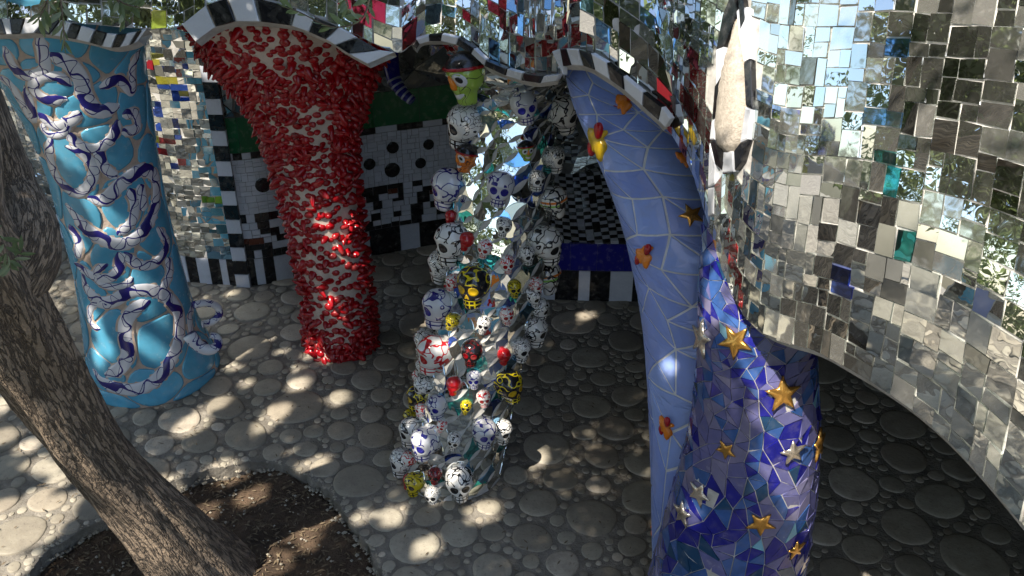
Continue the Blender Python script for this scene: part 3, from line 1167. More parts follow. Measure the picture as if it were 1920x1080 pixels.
trim([(-60, 38), (0, 36), (31, 34), (96, 34), (135, 43), (178, 56), (217, 64), (255, 60), (274, 54)], [(-60, 66), (10, 64), (30, 64), (70, 62), (125, 70), (168, 79), (207, 89), (241, 84), (258, 76)], 15, 0, canT)
trim([(342, 47), (385, 12), (428, -3), (500, -2), (565, 20), (605, 40), (650, 57), (700, 90), (740, 98)], [(367, 78), (402, 52), (445, 40), (507, 42), (555, 50), (592, 65), (620, 78), (645, 95), (690, 120)], 9, 0, canT)
trim([(772, 84), (785, 69), (814, 64), (847, 64), (876, 78), (903, 99), (924, 118), (966, 131), (1011, 141), (1053, 139)], [(779, 91), (789, 78), (814, 75), (843, 77), (872, 89), (898, 108), (921, 129), (963, 144), (1005, 155), (1048, 150)], 10, 1, canT)
trim([(1039, 97), (1055, 91), (1072, 91), (1102, 95), (1135, 112), (1167, 137), (1200, 165), (1240, 195), (1262, 222)], [(1060, 140), (1061, 124), (1083, 122), (1110, 126), (1142, 145), (1170, 164), (1200, 190), (1235, 221), (1252, 238)], 9, 0, canT)

# unseen vault slab, added to block light behind the arches and under the dome
def boxmesh(name, x0, x1, y0, y1, z0, z1, parent, mat, kind=None):
    V = [(x, y, z) for x in (x0, x1) for y in (y0, y1) for z in (z0, z1)]
    Fc = [(0, 1, 3, 2), (4, 6, 7, 5), (0, 4, 5, 1), (2, 3, 7, 6), (0, 2, 6, 4), (1, 5, 7, 3)]
    return mesh(name, V, Fc, parent, mat)


V = [(-8, 6.75), (-5.2, 6.7), (-5.0, 9.3), (-4.0, 8.75), (-3.3, 8.4), (-2.7, 8.3), (-2.6, 6.65), (-0.9, 6.6), (-0.2, 6.3), (0.35, 5.35), (0.85, 4.95), (1.4, 3.5), (1.9, 3.2), (2.05, 2.4), (2.4, 0.6), (6.5, 0.6), (6.5, 11.5), (-8, 11.5)]
n = len(V)
vault = mesh('light_blocking_vault', [(x, y, 3.32) for x, y in V] + [(x, y, 3.5) for x, y in V],
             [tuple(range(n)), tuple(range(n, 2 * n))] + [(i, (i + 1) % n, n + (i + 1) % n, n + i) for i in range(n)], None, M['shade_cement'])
tag(vault, 'unseen grey cement vault roof, added to block light behind the mirrored arches', kind='structure')

inner = wallsurf([(4.4, 9.3), (4.2, 6.5), (3.9, 4.5), (3.6, 2.6), (3.7, 0.8)], 0.0, 3.32, 30, 6)  # wall added to keep side light off the floor
iw = empty('floor_shading_wall', (4.1, 5.5, 0))
tag(iw, 'dark mirror shard wall, added to darken the floor under the dome', 'mosaic wall')
inner.build('core', iw, M['grout_dark'])
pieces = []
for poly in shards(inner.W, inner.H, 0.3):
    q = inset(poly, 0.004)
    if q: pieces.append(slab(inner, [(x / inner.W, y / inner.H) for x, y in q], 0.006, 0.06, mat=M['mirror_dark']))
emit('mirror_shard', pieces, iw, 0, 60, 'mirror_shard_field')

# ---------------------------------------------------------------- walls behind
mw = empty('mirror_wall', (-4.1, 8.85, 0))
tag(mw, 'curved wall of small mirror tiles on a striped base, between the turquoise and red columns', 'mosaic wall')
mwall.build('core', mw, M['grout'])
mkick.build('base', mw, M['grout_dark'])
pieces = []
for r in guillotine(mwall, 0.095, 0.07, 0.3):
    mm = R.choice(['mirror'] * 5 + ['mirror_clean'] * 5 + ['mirror_dusty'] * 3 + ['mirror_dark'] * 2)
    q = proj(mwall.ev((r[0] + r[1]) / 2, (r[2] + r[3]) / 2))
    if q and 255 < q[0] < 350 and 100 < q[1] < 340 and R.random() < 0.3: mm = R.choice(['mirror_blue', 'mirror_blue', 'mirror_yellow', 'mirror_red'])
    if q and 380 < q[0] < 470 and q[1] > 462: mm = 'mirror_sky'
    elif q and R.random() < 0.02: mm = R.choice(['mirror_blue', 'mirror_yellow', 'mirror_red'])
    pieces.append(slab(mwall, rectpoly(mwall, r, 0.0022), 0.005, 0.09, R.uniform(0, 0.003), mat=M[mm]))
emit('mirror_tile', pieces, mw, 300, 60, 'mirror_tile_field')


def stripes(s, wd, parent, mats, name='stripe_tile', first=0):
    out = []
    u = 0; k = first
    while u < 1:
        du = wd * R.uniform(0.6, 1.3) / s.W
        out.append(slab(s, [(u + 0.001, 0.02), (min(1, u + du) - 0.001, 0.02), (min(1, u + du) - 0.001, 0.98), (u + 0.001, 0.98)], 0.012, 0.0, mat=M[mats[k % len(mats)]]))
        u += du; k += 1
    emit(name, out, parent, 300, 60, 'stripe_tile_field')


stripes(mkick, 0.34, mw, ['black', 'whitegrey'])

cw = empty('checker_wall', (-1.5, 8.95, 0))
tag(cw, 'white and black tiled wall with green band and round black dots behind red column', 'mosaic wall')
cwall.build('core', cw, M['grout_dark'])
ckick.build('base', cw, M['grout_dark'])
cup.build('upper_core', cw, M['grout_dark'])
stripes(ckick, 0.19, cw, ['whitegrey', 'black'])
# vertical border of black and white blocks at the wall's left end
bd = []
nbk = 22
uu = 0.055
full = wallsurf([(-2.72, 8.35), (-2.66, 8.335), (-2.58, 8.345)], 0.0, 3.3, 6, 22)
OCC.pop()
for k in range(nbk):
    bd.append(slab(full, [(0.02, k / nbk + .001), (0.98, k / nbk + .001), (0.98, (k + 1) / nbk - .001), (0.02, (k + 1) / nbk - .001)], 0.02, 0.01, mat=M['black' if k % 2 else 'whitegrey']))
full.build('border_core', cw, M['grout_dark'])
emit('border_tile', bd, cw, 300, 40)
H0 = 1.46
zz = lambda z: (z - 0.30) / H0
pieces = []
# lower mixed checks
for r in guillotine(cwall, 0.11, 0.07, 0.4, (uu, 1, 0, zz(0.78))):
    pieces.append(slab(cwall, rectpoly(cwall, r, 0.003, 0.0), 0.008, 0.006, R.uniform(0, .003), mat=M[R.choice(['black', 'black', 'black', 'whitegrey', 'whitegrey', 'whitegrey', 'brown' if R.random() < .15 else 'black'])]))
for r in guillotine(cwall, 0.085, 0.055, 0.5, (uu, 1, zz(0.78), zz(1.34))):
    pieces.append(slab(cwall, rectpoly(cwall, r, 0.002, 0.0), 0.008, 0.006, R.uniform(0, .003), mat=M['whitegrey']))
u = uu; k = 0
while u < 1:
    du = R.uniform(0.08, 0.22) / cwall.W
    pieces.append(slab(cwall, [(u + .001, zz(1.345)), (min(1, u + du) - .001, zz(1.345)), (min(1, u + du) - .001, zz(1.405)), (u + .001, zz(1.405))], 0.009, 0, mat=M['black' if k % 2 else 'whitegrey'])); u += du; k += 1
emit('wall_tile', pieces, cw, 300, 60, 'wall_tile_field')
gp = []
for k in range(8):
    a, b = uu + (1 - uu) * k / 8, uu + (1 - uu) * (k + 1) / 8
    gp.append(slab(cwall, [(a + .0008, zz(1.41)), (b - .0008, zz(1.41)), (b - .0008, zz(1.75)), (a + .0008, zz(1.75))], 0.01, 0, mat=M['green']))
emit('green_panel', gp, cw, 300, 40)
for px, py, r in ((736, 276, 11), (692, 307, 11), (735, 318, 14), (493, 346, 14), (803, 270, 10), (788, 305, 10), (520, 300, 9), (640, 345, 11)):
    h = cwall.hit(px, py)
    if not h: continue
    c, nn = h
    rr = r / F * (c - CAM).dot(FW) * 1.05
    tx = nn.cross(Vector((0, 0, 1))).normalized(); ty = nn.cross(tx)
    V = [tx * rr * math.cos(a) + ty * rr * math.sin(a) + nn * z for z in (0, 0.016) for a in [2 * PI * i / 20 for i in range(20)]]
    V += [(tx * math.cos(a) + ty * math.sin(a)) * rr * 0.85 + nn * 0.02 for a in [2 * PI * i / 20 for i in range(20)]]
    Fc = [tuple(range(40, 60))] + [(q * 20 + i, q * 20 + (i + 1) % 20, (q + 1) * 20 + (i + 1) % 20, (q + 1) * 20 + i) for i in range(20) for q in (0, 1)]
    me = bpy.data.meshes.new('dot')
    me.from_pydata([tuple(v) for v in V], [], Fc)
    me.materials.append(M['black'])
    o = bpy.data.objects.new('dot', me)
    C.objects.link(o); o.parent = cw; o.location = c - cw.location
pieces = []
for poly in shards(cup.W, cup.H, 0.2):
    q = inset(poly, 0.003)
    if q: pieces.append(slab(cup, [(x / cup.W, y / cup.H) for x, y in q], 0.006, 0.08, mat=M['mirror_dark']))  # dark tint puts the upper wall's shade into the mirror colour
emit('mirror_shard', pieces, cw, 300, 80, 'mirror_shard_field')

# back wall and bench under the right arch
bw = empty('mirror_alcove_wall', (1.0, 9.45, 0))
tag(bw, 'dark alcove wall of large mirror shards above the checkered bench', 'mosaic wall')
bwall.build('core', bw, M['grout_dark'])
pieces = []
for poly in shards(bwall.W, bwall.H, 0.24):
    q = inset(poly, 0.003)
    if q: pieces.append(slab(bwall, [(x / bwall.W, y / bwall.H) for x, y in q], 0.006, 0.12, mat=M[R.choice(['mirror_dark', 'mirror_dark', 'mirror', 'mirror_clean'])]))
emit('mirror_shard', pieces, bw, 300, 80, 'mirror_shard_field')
bn = empty('mosaic_bench', (1.1, 8.7, 0))
tag(bn, 'low bench with checkered top, dark blue front and striped foot inside the arch', 'bench')
for s_ in (bfront, bkick, btop): s_.build('core', bn, M['grout_dark'])
stripes(bkick, 0.18, bn, ['black', 'whitegrey'])
pieces = []
for k in range(9):
    pieces.append(slab(bfront, [(k / 9 + .0005, 0.01), ((k + 1) / 9 - .0005, 0.01), ((k + 1) / 9 - .0005, 0.99), (k / 9 + .0005, 0.99)], 0.012, 0, mat=M['navy']))
emit('blue_panel', pieces, bn, 300, 60)
pieces = []
nx_, ny_ = 31, 20
for i in range(nx_):
    for j in range(ny_):
        mm = 'black' if (i + j) % 2 else 'whitegrey'
        if R.random() < 0.1: mm = R.choice(['black', 'whitegrey'])
        pieces.append(slab(btop, rectpoly(btop, (i / nx_, (i + 1) / nx_, j / ny_, (j + 1) / ny_), 0.002, 0.1), 0.01, 0.03, mat=M[mm]))
emit('seat_tile', pieces, bn, 300, 40, 'seat_tile_field')

# ---------------------------------------------------------------- tube helper
def tube(path, rad, parent, name, mat, n=10, flatten=None, uvlen=False):
    V, Fc, UVs = [], [], []
    m = len(path)
    L = 0
    prev = None
    for i, p in enumerate(path):
        t = (path[min(i + 1, m - 1)] - path[max(i - 1, 0)]).normalized()
        a = Vector((0, 0, 1)) if abs(t.z) < 0.9 else Vector((1, 0, 0))
        s1 = t.cross(a).normalized() if prev is None else (prev - t * prev.dot(t)).normalized()
        prev = s1
        s2 = t.cross(s1)
        r = rad[i] if hasattr(rad, '__len__') else rad
        if i: L += (p - path[i - 1]).length
        for k in range(n):
            th = 2 * PI * k / n
            V.append(p + (s1 * math.cos(th) + s2 * math.sin(th)) * r)
    for i in range(m - 1):
        for k in range(n): Fc.append((i * n + k, (i + 1) * n + k, (i + 1) * n + (k + 1) % n, i * n + (k + 1) % n))
    Fc.append(tuple(range(n))); Fc.append(tuple((m - 1) * n + k for k in range(n)))
    return V, Fc


# ---------------------------------------------------------------- turquoise column with snakes
sc_ = empty('snake_column', (snake_s.axis[0][0], snake_s.axis[0][1], 0))
tag(sc_, 'turquoise glazed column wound with white and navy painted snakes, leftmost column', 'column')
snake_s.build('core', sc_, M['grout_pink'])
W_, H_ = snake_s.W, snake_s.H
pts = poisson(W_, H_, 0.3, 3000)
pieces = []
for poly in voronoi(W_, H_, pts, 0.8):
    q = inset(poly, 0.007)
    if not q: continue
    dense = []
    for i in range(len(q)):
        a, b = q[i], q[(i + 1) % len(q)]
        L = math.hypot(b[0] - a[0], b[1] - a[1])
        k = max(1, int(L / 0.05))
        for t in range(k): dense.append((a[0] + (b[0] - a[0]) * t / k, a[1] + (b[1] - a[1]) * t / k))
    # soften the corners
    for _ in range(2):
        dense = [((dense[i - 1][0] + 2 * dense[i][0] + dense[(i + 1) % len(dense)][0]) / 4, (dense[i - 1][1] + 2 * dense[i][1] + dense[(i + 1) % len(dense)][1]) / 4) for i in range(len(dense))]
    pieces.append(slab(snake_s, [(x / W_, y / H_) for x, y in dense], 0.010, 0, mat=M['blue'], curved=True))
emit('glazed_tile', pieces, sc_, 300, 60, 'glazed_tile_field', True)

Z5 = lambda x, y: (x / 3.085 + 100, y / 3.085 + 450)
h2 = lambda L: [(x / 2, y / 2) for x, y in L]
snakes = [
    h2([(146, 118), (165, 210), (165, 262), (100, 282), (52, 245), (18, 170)]),
    h2([(186, 200), (262, 240), (300, 290), (318, 355), (365, 415), (445, 395)]),
    h2([(270, 320), (215, 284), (150, 290), (128, 330), (180, 372), (252, 368)]),
    h2([(146, 420), (205, 470), (268, 452), (300, 415)]),
    h2([(520, 185), (492, 250), (490, 340), (440, 298), (370, 328)]),
    h2([(250, 490), (305, 545), (370, 552), (420, 510), (442, 448)]),
    h2([(196, 500), (190, 580), (222, 668), (285, 722), (335, 690), (352, 630), (310, 570), (245, 545)]),
    h2([(330, 738), (390, 748), (450, 690), (520, 638), (572, 655), (582, 730), (566, 812), (515, 885), (450, 915), (375, 890), (312, 840), (250, 760)]),
    h2([(365, 555), (388, 620), (435, 665)]),
    h2([(480, 705), (502, 760), (492, 830), (440, 880)]),
    h2([(455, 430), (502, 425), (508, 480), (450, 494)]),
    h2([(0, 290), (50, 322), (115, 432), (125, 425), (98, 318)]),
    h2([(284, 985), (350, 1032), (412, 1040), (448, 1000), (446, 942)]),
    h2([(462, 945), (520, 992), (582, 982), (622, 915), (585, 850)]),
    h2([(624, 965), (632, 1025), (606, 1085)]),
    h2([(262, 840), (300, 905), (290, 965)]),
    h2([(520, 690), (530, 740), (535, 790)]),
    [Z5(*p) for p in [(176, 190), (200, 275), (268, 352), (345, 352), (430, 302), (530, 286), (630, 312), (700, 385), (724, 460), (722, 570), (690, 665), (640, 755), (565, 828), (470, 862), (365, 850), (285, 812), (236, 745)]],
    [Z5(*p) for p in [(560, 352), (475, 392), (420, 475), (418, 560), (432, 650), (395, 735), (305, 782)]],
    [Z5(*p) for p in [(806, 372), (782, 450), (800, 545), (850, 600), (905, 622)]],
]


for cx0, cy0, rx, ry, a0, a1 in ((105, 235, 22, 18, -60, 200), (215, 515, 34, 22, 10, 250), (190, 590, 20, 26, 90, 330)):
    snakes.append([(cx0 + rx * math.cos(math.radians(a)), cy0 + ry * math.sin(math.radians(a))) for a in np.linspace(a0, a1, 8)])


def ribbon(pts, s, hw, h, parent, name, mat, off=0.008):
    path = spline(pts, max(16, len(pts) * 9))
    runs, cur = [], []
    for x, y in path:
        q = s.hit(x, y)
        if q is None:
            if len(cur) > 5: runs.append(cur)
            cur = []
        else: cur.append(q)
    if len(cur) > 5: runs.append(cur)
    for run in runs:
        m = len(run)
        V, Fc, UV = [], [], []
        K = 8
        L = 0
        for i, (p, nn) in enumerate(run):
            t = (run[min(i + 1, m - 1)][0] - run[max(i - 1, 0)][0])
            t = (t - nn * t.dot(nn)).normalized()
            side = nn.cross(t)
            if i: L += (p - run[i - 1][0]).length
            e = min(1, 0.35 + min(i, m - 1 - i) / (m * 0.14))
            e = min(1, e)
            for k in range(K + 1):
                a = PI * k / K
                V.append(p + side * math.cos(a) * hw * e + nn * (off + h * e * math.sin(a)))
                UV.append((L, k / K))
        for i in range(m - 1):
            for k in range(K): Fc.append((i * (K + 1) + k, (i + 1) * (K + 1) + k, (i + 1) * (K + 1) + k + 1, i * (K + 1) + k + 1))
        Fc.append(tuple(range(K + 1))); Fc.append(tuple((m - 1) * (K + 1) + k for k in range(K + 1)))
        me = bpy.data.meshes.new(name)
        me.from_pydata([tuple(v - parent.location) for v in V], [], Fc)
        ul = me.uv_layers.new(name='UVMap')
        for lp in me.loops: ul.data[lp.index].uv = UV[lp.vertex_index]
        me.materials.append(mat)
        me.polygons.foreach_set('use_smooth', [True] * len(me.polygons))
        o = bpy.data.objects.new(name, me)
        C.objects.link(o); o.parent = parent


for s_i, L_ in enumerate(snakes):
    hw = 0.055 if s_i in (1, 7, 17, 18) else (0.041 if s_i < 20 else 0.03)
    ribbon(L_, snake_s, hw + 0.016, 0.010, sc_, 'snake_bedding', M['grout_pink'], 0.004)
    ribbon(L_, snake_s, hw, 0.013, sc_, 'snake', M['snake'], 0.008)
# the free loop and curled tail at the foot
def uvtube(pts3, rad, parent, name, mat):
    V, Fc = tube(pts3, rad, parent, name, mat, 12)
    me = bpy.data.meshes.new(name)
    me.from_pydata([tuple(v - parent.location) for v in V], [], Fc)
    ul = me.uv_layers.new(name='UVMap')
    for lp in me.loops:
        i, k = divmod(lp.vertex_index, 12)
        ul.data[lp.index].uv = (i * 0.03, abs(k / 6 - 1))
    me.materials.append(mat)
    me.polygons.foreach_set('use_smooth', [True] * len(me.polygons))
    o = bpy.data.objects.new(name, me)
    C.objects.link(o); o.parent = parent
    return o
tp = [P(x, y, d) for x, y, d in spline([(362, 572, 7.78), (385, 568, 7.85), (406, 574, 7.95), (411, 590, 8.0), (398, 603, 8.0), (380, 608, 7.95)], 24)]
uvtube(tp, 0.03, sc_, 'snake_loop', M['snake'])
tp = [P(x, y, d) for x, y, d in spline([(355, 628, 7.55), (372, 648, 7.6), (392, 656, 7.62), (408, 648, 7.66), (407, 633, 7.68), (394, 628, 7.66)], 24)]
uvtube(tp, [0.055 * (1 - 0.55 * i / 24) for i in range(25)], sc_, 'snake_tail', M['snake'])

# ---------------------------------------------------------------- red column
rc = empty('red_column', (red_s.axis[0][0], red_s.axis[0][1], 0))
tag(rc, 'cream column bristling with glossy red ceramic horns, second column from the left', 'column')
red_s.build('core', rc, M['cream'])


def horn(p, nn, L, r, bend, n=8, m=5):
    V, Fc = [], []
    a = Vector((0, 0, 1))
    s1 = nn.cross(a).normalized(); s2 = nn.cross(s1)
    for i in range(m + 1):
        t = i / m
        c = p + nn * (L * t - 0.01) + bend * (t * t) * L
        rr = r * math.sqrt(max(0.0, 1 - t ** 3)) * (1 - 0.12 * t) if i < m else r * 0.25
        rr *= 1.15 if i == 0 else 1
        for k in range(n):
            th = 2 * PI * k / n
            V.append(c + (s1 * math.cos(th) * 1.12 + s2 * math.sin(th) * 0.95) * rr)
    for i in range(m):
        for k in range(n): Fc.append((i * n + k, i * n + (k + 1) % n, (i + 1) * n + (k + 1) % n, (i + 1) * n + k))
    Fc.append(tuple(m * n + k for k in range(n)))
    return V, Fc


pieces = []
for (x, y) in poisson(red_s.W, red_s.H, 0.065, 34000, lambda x, y: 0.8 + 0.5 * noise.noise(Vector((x * 5, y * 5, 0)))):
    u, v = x / red_s.W, y / red_s.H
    p, nn = red_s.pn(u, v)
    if p.z > 3.28: continue
    sd = Vector((nn.y, -nn.x, 0)).normalized()
    front = max(0.0, nn.dot(Vector((0, -1, 0))))
    r = R.uniform(0.024, 0.042)
    if R.random() < 0.72: L, k = R.uniform(0.02, 0.045), 0.5
    else: L, k, r = R.uniform(0.05, 0.08), 1.2, r * 0.85
    if front < 0.75: L = max(L, R.uniform(0.045, 0.09))
    bend = sd * R.uniform(-1, 1) * k + Vector((0, 0, R.uniform(-0.8, 0.8) * k))
    V, Fc = horn(p, nn, L, r, bend)
    pieces.append(dict(v=V, f=Fc, c=p + nn * 0.01, n=nn, a=r * (L + r) * 2, m=M['red']))
emit('red_horn', pieces, rc, 300, 30, 'red_horn_field', True)

# ---------------------------------------------------------------- skull column
kc = empty('skull_column', (skull_s.axis[0][0], skull_s.axis[0][1], 0))
tag(kc, 'mirrored column crowded with painted ceramic skulls, in the middle of the courtyard', 'column')
skull_s.build('core', kc, M['grout'])
W_, H_ = skull_s.W, skull_s.H
na = 17
nbb = int(H_ / (W_ / na) * 1.0)
aw, bh = W_ / na, H_ / nbb
nodes = {}
for i in range(-1, na + 2):
    for j in range(-1, 2 * nbb + 3):
        nodes[i, j] = ((i + 0.5 * (j % 2)) * aw + (R.uniform(-.3, .3) * aw if 0 < i < na else 0), j * bh / 2 + R.uniform(-.17, .17) * bh)


def arc(p, q, b, n=5):
    dx, dy = q[0] - p[0], q[1] - p[1]
    return [(p[0] + dx * t - dy * b * 4 * t * (1 - t), p[1] + dy * t + dx * b * 4 * t * (1 - t)) for t in [k / n for k in range(n)]]


pieces = []
smats = ['mirror_clean'] * 10 + ['mirror'] * 4 + ['mirror_dusty'] * 2 + ['mirror_dark'] * 1 + ['mirror_sky', 'mirror_blue', 'mirror_teal']
for i in range(na):
    for j in range(0, 2 * nbb):
        # diamond: bottom node (i,j), right, top, left
        o = j % 2
        B, T = nodes[i, j], nodes[i, j + 2] if (i, j + 2) in nodes else None
        if T is None: continue
        Rr, Ll = nodes[i + (1 if o else 0), j + 1], nodes[i + (0 if o else -1), j + 1]
        bl = 0.13
        poly = arc(B, Rr, bl) + arc(Rr, T, -bl) + arc(T, Ll, bl) + arc(Ll, B, -bl)
        poly = [(x, min(max(y, 0), H_)) for x, y in poly]
        if max(p[1] for p in poly) - min(p[1] for p in poly) < 0.05: continue
        if R.random() < 0.55:
            # cut the leaf in two along its middle
            cut = arc(Ll, Rr, R.choice([-1, 1]) * 0.14)
            bot = arc(B, Rr, bl) + [Rr] + cut[::-1][:-1] + arc(Ll, B, -bl)
            top = arc(Rr, T, -bl) + arc(T, Ll, bl) + cut
            polys = [bot, top]
        else: polys = [poly]
        for q in polys:
            q = [(x, min(max(y, 0), H_)) for x, y in q]
            pieces.append(slab(skull_s, [(x / W_, y / H_) for x, y in q], 0.006, 0.018, R.uniform(0, .003), 0.003, mat=M[R.choice(smats)]))
emit('mirror_piece', pieces, kc, 300, 60, 'mirror_piece_field')

# one skull mesh, x to the side, y outwards, z up
def skull_mesh():
    n = 28
    Z = [1.0, .96, .84, .62, .36, .1, -.12, -.28, -.4, -.52, -.68, -.84, -.97, -1.04]
    HW = [.05, .28, .52, .7, .77, .76, .7, .62, .50, .43, .41, .39, .30, .05]
    HF = [.05, .30, .56, .74, .82, .82, .76, .72, .66, .60, .56, .52, .40, .05]
    HB = [.05, .30, .56, .74, .80, .76, .66, .5, .36, .28, .24, .22, .18, .03]
    A = spline(list(zip(Z, HW, HF, HB)), 34)
    V, Fc = [], []
    for z, hw, hf, hb in A:
        hw, hf, hb = max(hw, .03), max(hf, .03), max(hb, .02)
        for i in range(n):
            th = 2 * PI * i / n
            X = hw * math.copysign(abs(math.cos(th)) ** 0.95, math.cos(th))
            Y = (hf if math.sin(th) > 0 else hb) * math.sin(th)
            if Y > 0:
                for ex in (-0.3, 0.3): Y -= 0.17 * math.exp(-((X - ex) ** 2 + (z - 0.0) ** 2) / 0.045)
                Y += 0.05 * math.exp(-((z - 0.3) / 0.12) ** 2 - X * X / 0.3)
                Y -= 0.08 * math.exp(-((z + 0.3) / 0.1) ** 2 - X * X / 0.02)
            V.append((X, Y + 0.12, z))
    m = len(A) - 1
    for j in range(m):
        for i in range(n): Fc.append((j * n + i, (j + 1) * n + i, (j + 1) * n + (i + 1) % n, j * n + (i + 1) % n))
    Fc.append(tuple(range(n))); Fc.append(tuple(m * n + i for i in reversed(range(n))))
    me = bpy.data.meshes.new('skull')
    me.from_pydata(V, [], Fc)
    me.polygons.foreach_set('use_smooth', [True] * len(me.polygons))
    return me


skm = skull_mesh()
skb = BVHTree.FromPolygons([v.co.copy() for v in skm.vertices], [tuple(p.vertices) for p in skm.polygons])


def decal(shape, cx0, cz0, off=0.012):
    """small raised patch hugging the skull's front"""
    V, Fc = [], []
    n = len(shape)
    for k in (0.0, 1.0):
        pass
    rings = [(1.0, -0.02), (1.0, off), (0.6, off * 1.6)]
    for k, o in rings:
        for x, z in shape:
            h = skb.ray_cast(Vector((cx0 + x * k, 3, cz0 + z * k)), Vector((0, -1, 0)))
            y = h[0].y if h[0] else 0.8
            V.append((cx0 + x * k, y + o, cz0 + z * k))
    h = skb.ray_cast(Vector((cx0, 3, cz0)), Vector((0, -1, 0)))
    V.append((cx0, h[0].y + off * 1.8, cz0))
    for q in (0, 1):
        for i in range(n): Fc.append((q * n + i, q * n + (i + 1) % n, (q + 1) * n + (i + 1) % n, (q + 1) * n + i))
    for i in range(n): Fc.append((2 * n + i, 2 * n + (i + 1) % n, 3 * n))
    me = bpy.data.meshes.new('decal')
    me.from_pydata(V, [], Fc)
    me.polygons.foreach_set('use_smooth', [True] * len(me.polygons))
    return me


circ = [(0.215 * math.cos(a), 0.225 * math.sin(a)) for a in [2 * PI * i / 14 for i in range(14)]]
eyeL, eyeR = decal(circ, -0.3, 0.0), decal(circ, 0.3, 0.0)
c2 = [(x * 1.25, z * 1.25) for x, z in circ]; c3 = [(x * 0.6, z * 0.6) for x, z in circ]
bigeyeL, bigeyeR = decal(c2, -0.33, 0.1), decal(c2, 0.33, 0.1)
pupL, pupR = decal(c3, -0.33, 0.1, 0.05), decal(c3, 0.33, 0.1, 0.05)
nose_ = decal([(0, 0.14), (0.06, 0.05), (0.13, -0.09), (0.06, -0.12), (0, -0.07), (-0.06, -0.12), (-0.13, -0.09), (-0.06, 0.05)], 0, -0.3)
# cap for the face masks
capV, capF = [], []
for j in range(7):
    ph = PI / 2 * j / 6
    for i in range(20):
        th = 2 * PI * i / 20
        rr = math.cos(ph)
        capV.append((0.80 * rr * math.cos(th), 0.86 * rr * math.sin(th) + 0.1, 0.5 + 0.6 * math.sin(ph)))
for j in range(6):
    for i in range(20): capF.append((j * 20 + i, j * 20 + (i + 1) % 20, (j + 1) * 20 + (i + 1) % 20, (j + 1) * 20 + i))
capm = bpy.data.meshes.new('cap'); capm.from_pydata(capV, [], capF); capm.polygons.foreach_set('use_smooth', [True] * len(capF))
bV, bF = [], []
for i in range(20):
    th = 2 * PI * i / 20
    for k in range(6):
        a = 2 * PI * k / 6
        rr = 1 + 0.09 * math.cos(a)
        bV.append((0.82 * rr * math.cos(th), 0.88 * rr * math.sin(th) + 0.1, 0.5 + 0.07 * math.sin(a)))
for i in range(20):
    for k in range(6): bF.append((i * 6 + k, ((i + 1) % 20) * 6 + k, ((i + 1) % 20) * 6 + (k + 1) % 6, i * 6 + (k + 1) % 6))
bandm = bpy.data.meshes.new('cap_band'); bandm.from_pydata(bV, [], bF); bandm.polygons.foreach_set('use_smooth', [True] * len(bF))
mouthm = decal([(0.3 * math.cos(a), 0.1 * math.sin(a) - 0.1 + 0.5 * (0.3 * math.cos(a)) ** 2 * 3) for a in [2 * PI * i / 16 for i in range(16)]], 0, -0.5)
bignose = decal([(0.0, 0.4), (0.08, 0.2), (0.16, -0.1), (0.1, -0.2), (-0.1, -0.2), (-0.16, -0.1), (-0.08, 0.2)], 0, -0.1, 0.08)
_mc = {}


def shared(me, mat):
    k = (me.name, mat.name)
    if k not in _mc:
        c = me.copy(); c.materials.clear(); c.materials.append(mat); _mc[k] = c
    return _mc[k]


REDM = M['red']
def face_col(kind):
    return {'x': M['red'], 'b': M['yellowg'], 'u': M['navy'], 'k': M['red'], 'd': M['black'], 'y': M['black']}.get(kind, M['black'])


SKL = [(841, 460, 80, 'w'), (806, 497, 68, 'f'), (877, 452, 36, 'r'), (910, 466, 36, 'x'), (950, 495, 36, 'x'), (986, 478, 36, 'w'), (1018, 460, 74, 'w'), (1034, 522, 66, 's'), (893, 535, 80, 'b'),
       (963, 540, 34, 'y'), (852, 530, 34, 'x'), (1002, 535, 34, 'x'), (820, 575, 76, 'u'), (851, 603, 34, 'y'), (907, 608, 34, 'w'), (949, 591, 34, 'x'), (1023, 585, 46, 'w'), (996, 622, 58, 'w'),
       (988, 668, 46, 'f'), (786, 640, 66, 'f'), (821, 666, 76, 'x'), (886, 660, 52, 'k'), (943, 667, 32, 'r'), (771, 707, 40, 'x'), (772, 745, 50, 'b'), (798, 725, 44, 'w'), (853, 722, 36, 'r'),
       (889, 710, 36, 'u'), (949, 722, 68, 'b'), (970, 742, 28, 'd'), (906, 746, 34, 'x'), (823, 762, 48, 'u'), (874, 762, 28, 'y'), (792, 768, 28, 'x'), (763, 808, 58, 'w'), (802, 830, 66, 'u'),
       (852, 826, 34, 'w'), (905, 810, 58, 'u'), (950, 820, 48, 'w'), (745, 866, 58, 'f'), (769, 862, 34, 'x'), (817, 890, 34, 'd'), (862, 902, 68, 'w'), (756, 905, 34, 'r'), (781, 906, 46, 'y'),
       (813, 927, 38, 'f'), (872, 157, 92, 'g'), (832, 165, 52, 'u'), (861, 238, 86, 'f'), (838, 245, 48, 'o'), (879, 298, 50, 'o'), (852, 357, 82, 'u'), (982, 200, 64, 'u'), (985, 283, 36, 'g'),
       (938, 353, 66, 'u'), (944, 425, 38, 'w'), (1003, 338, 40, 'w'), (1032, 380, 60, 's'), (1045, 215, 76, 'w'), (1033, 300, 50, 'f'), (849, 408, 28, 'r'), (800, 690, 40, 'f'), (755, 780, 38, 'y'),  # the large skull at the upper right edge models a reflection
       (830, 798, 26, 'x'), (1015, 565, 36, 'w')]
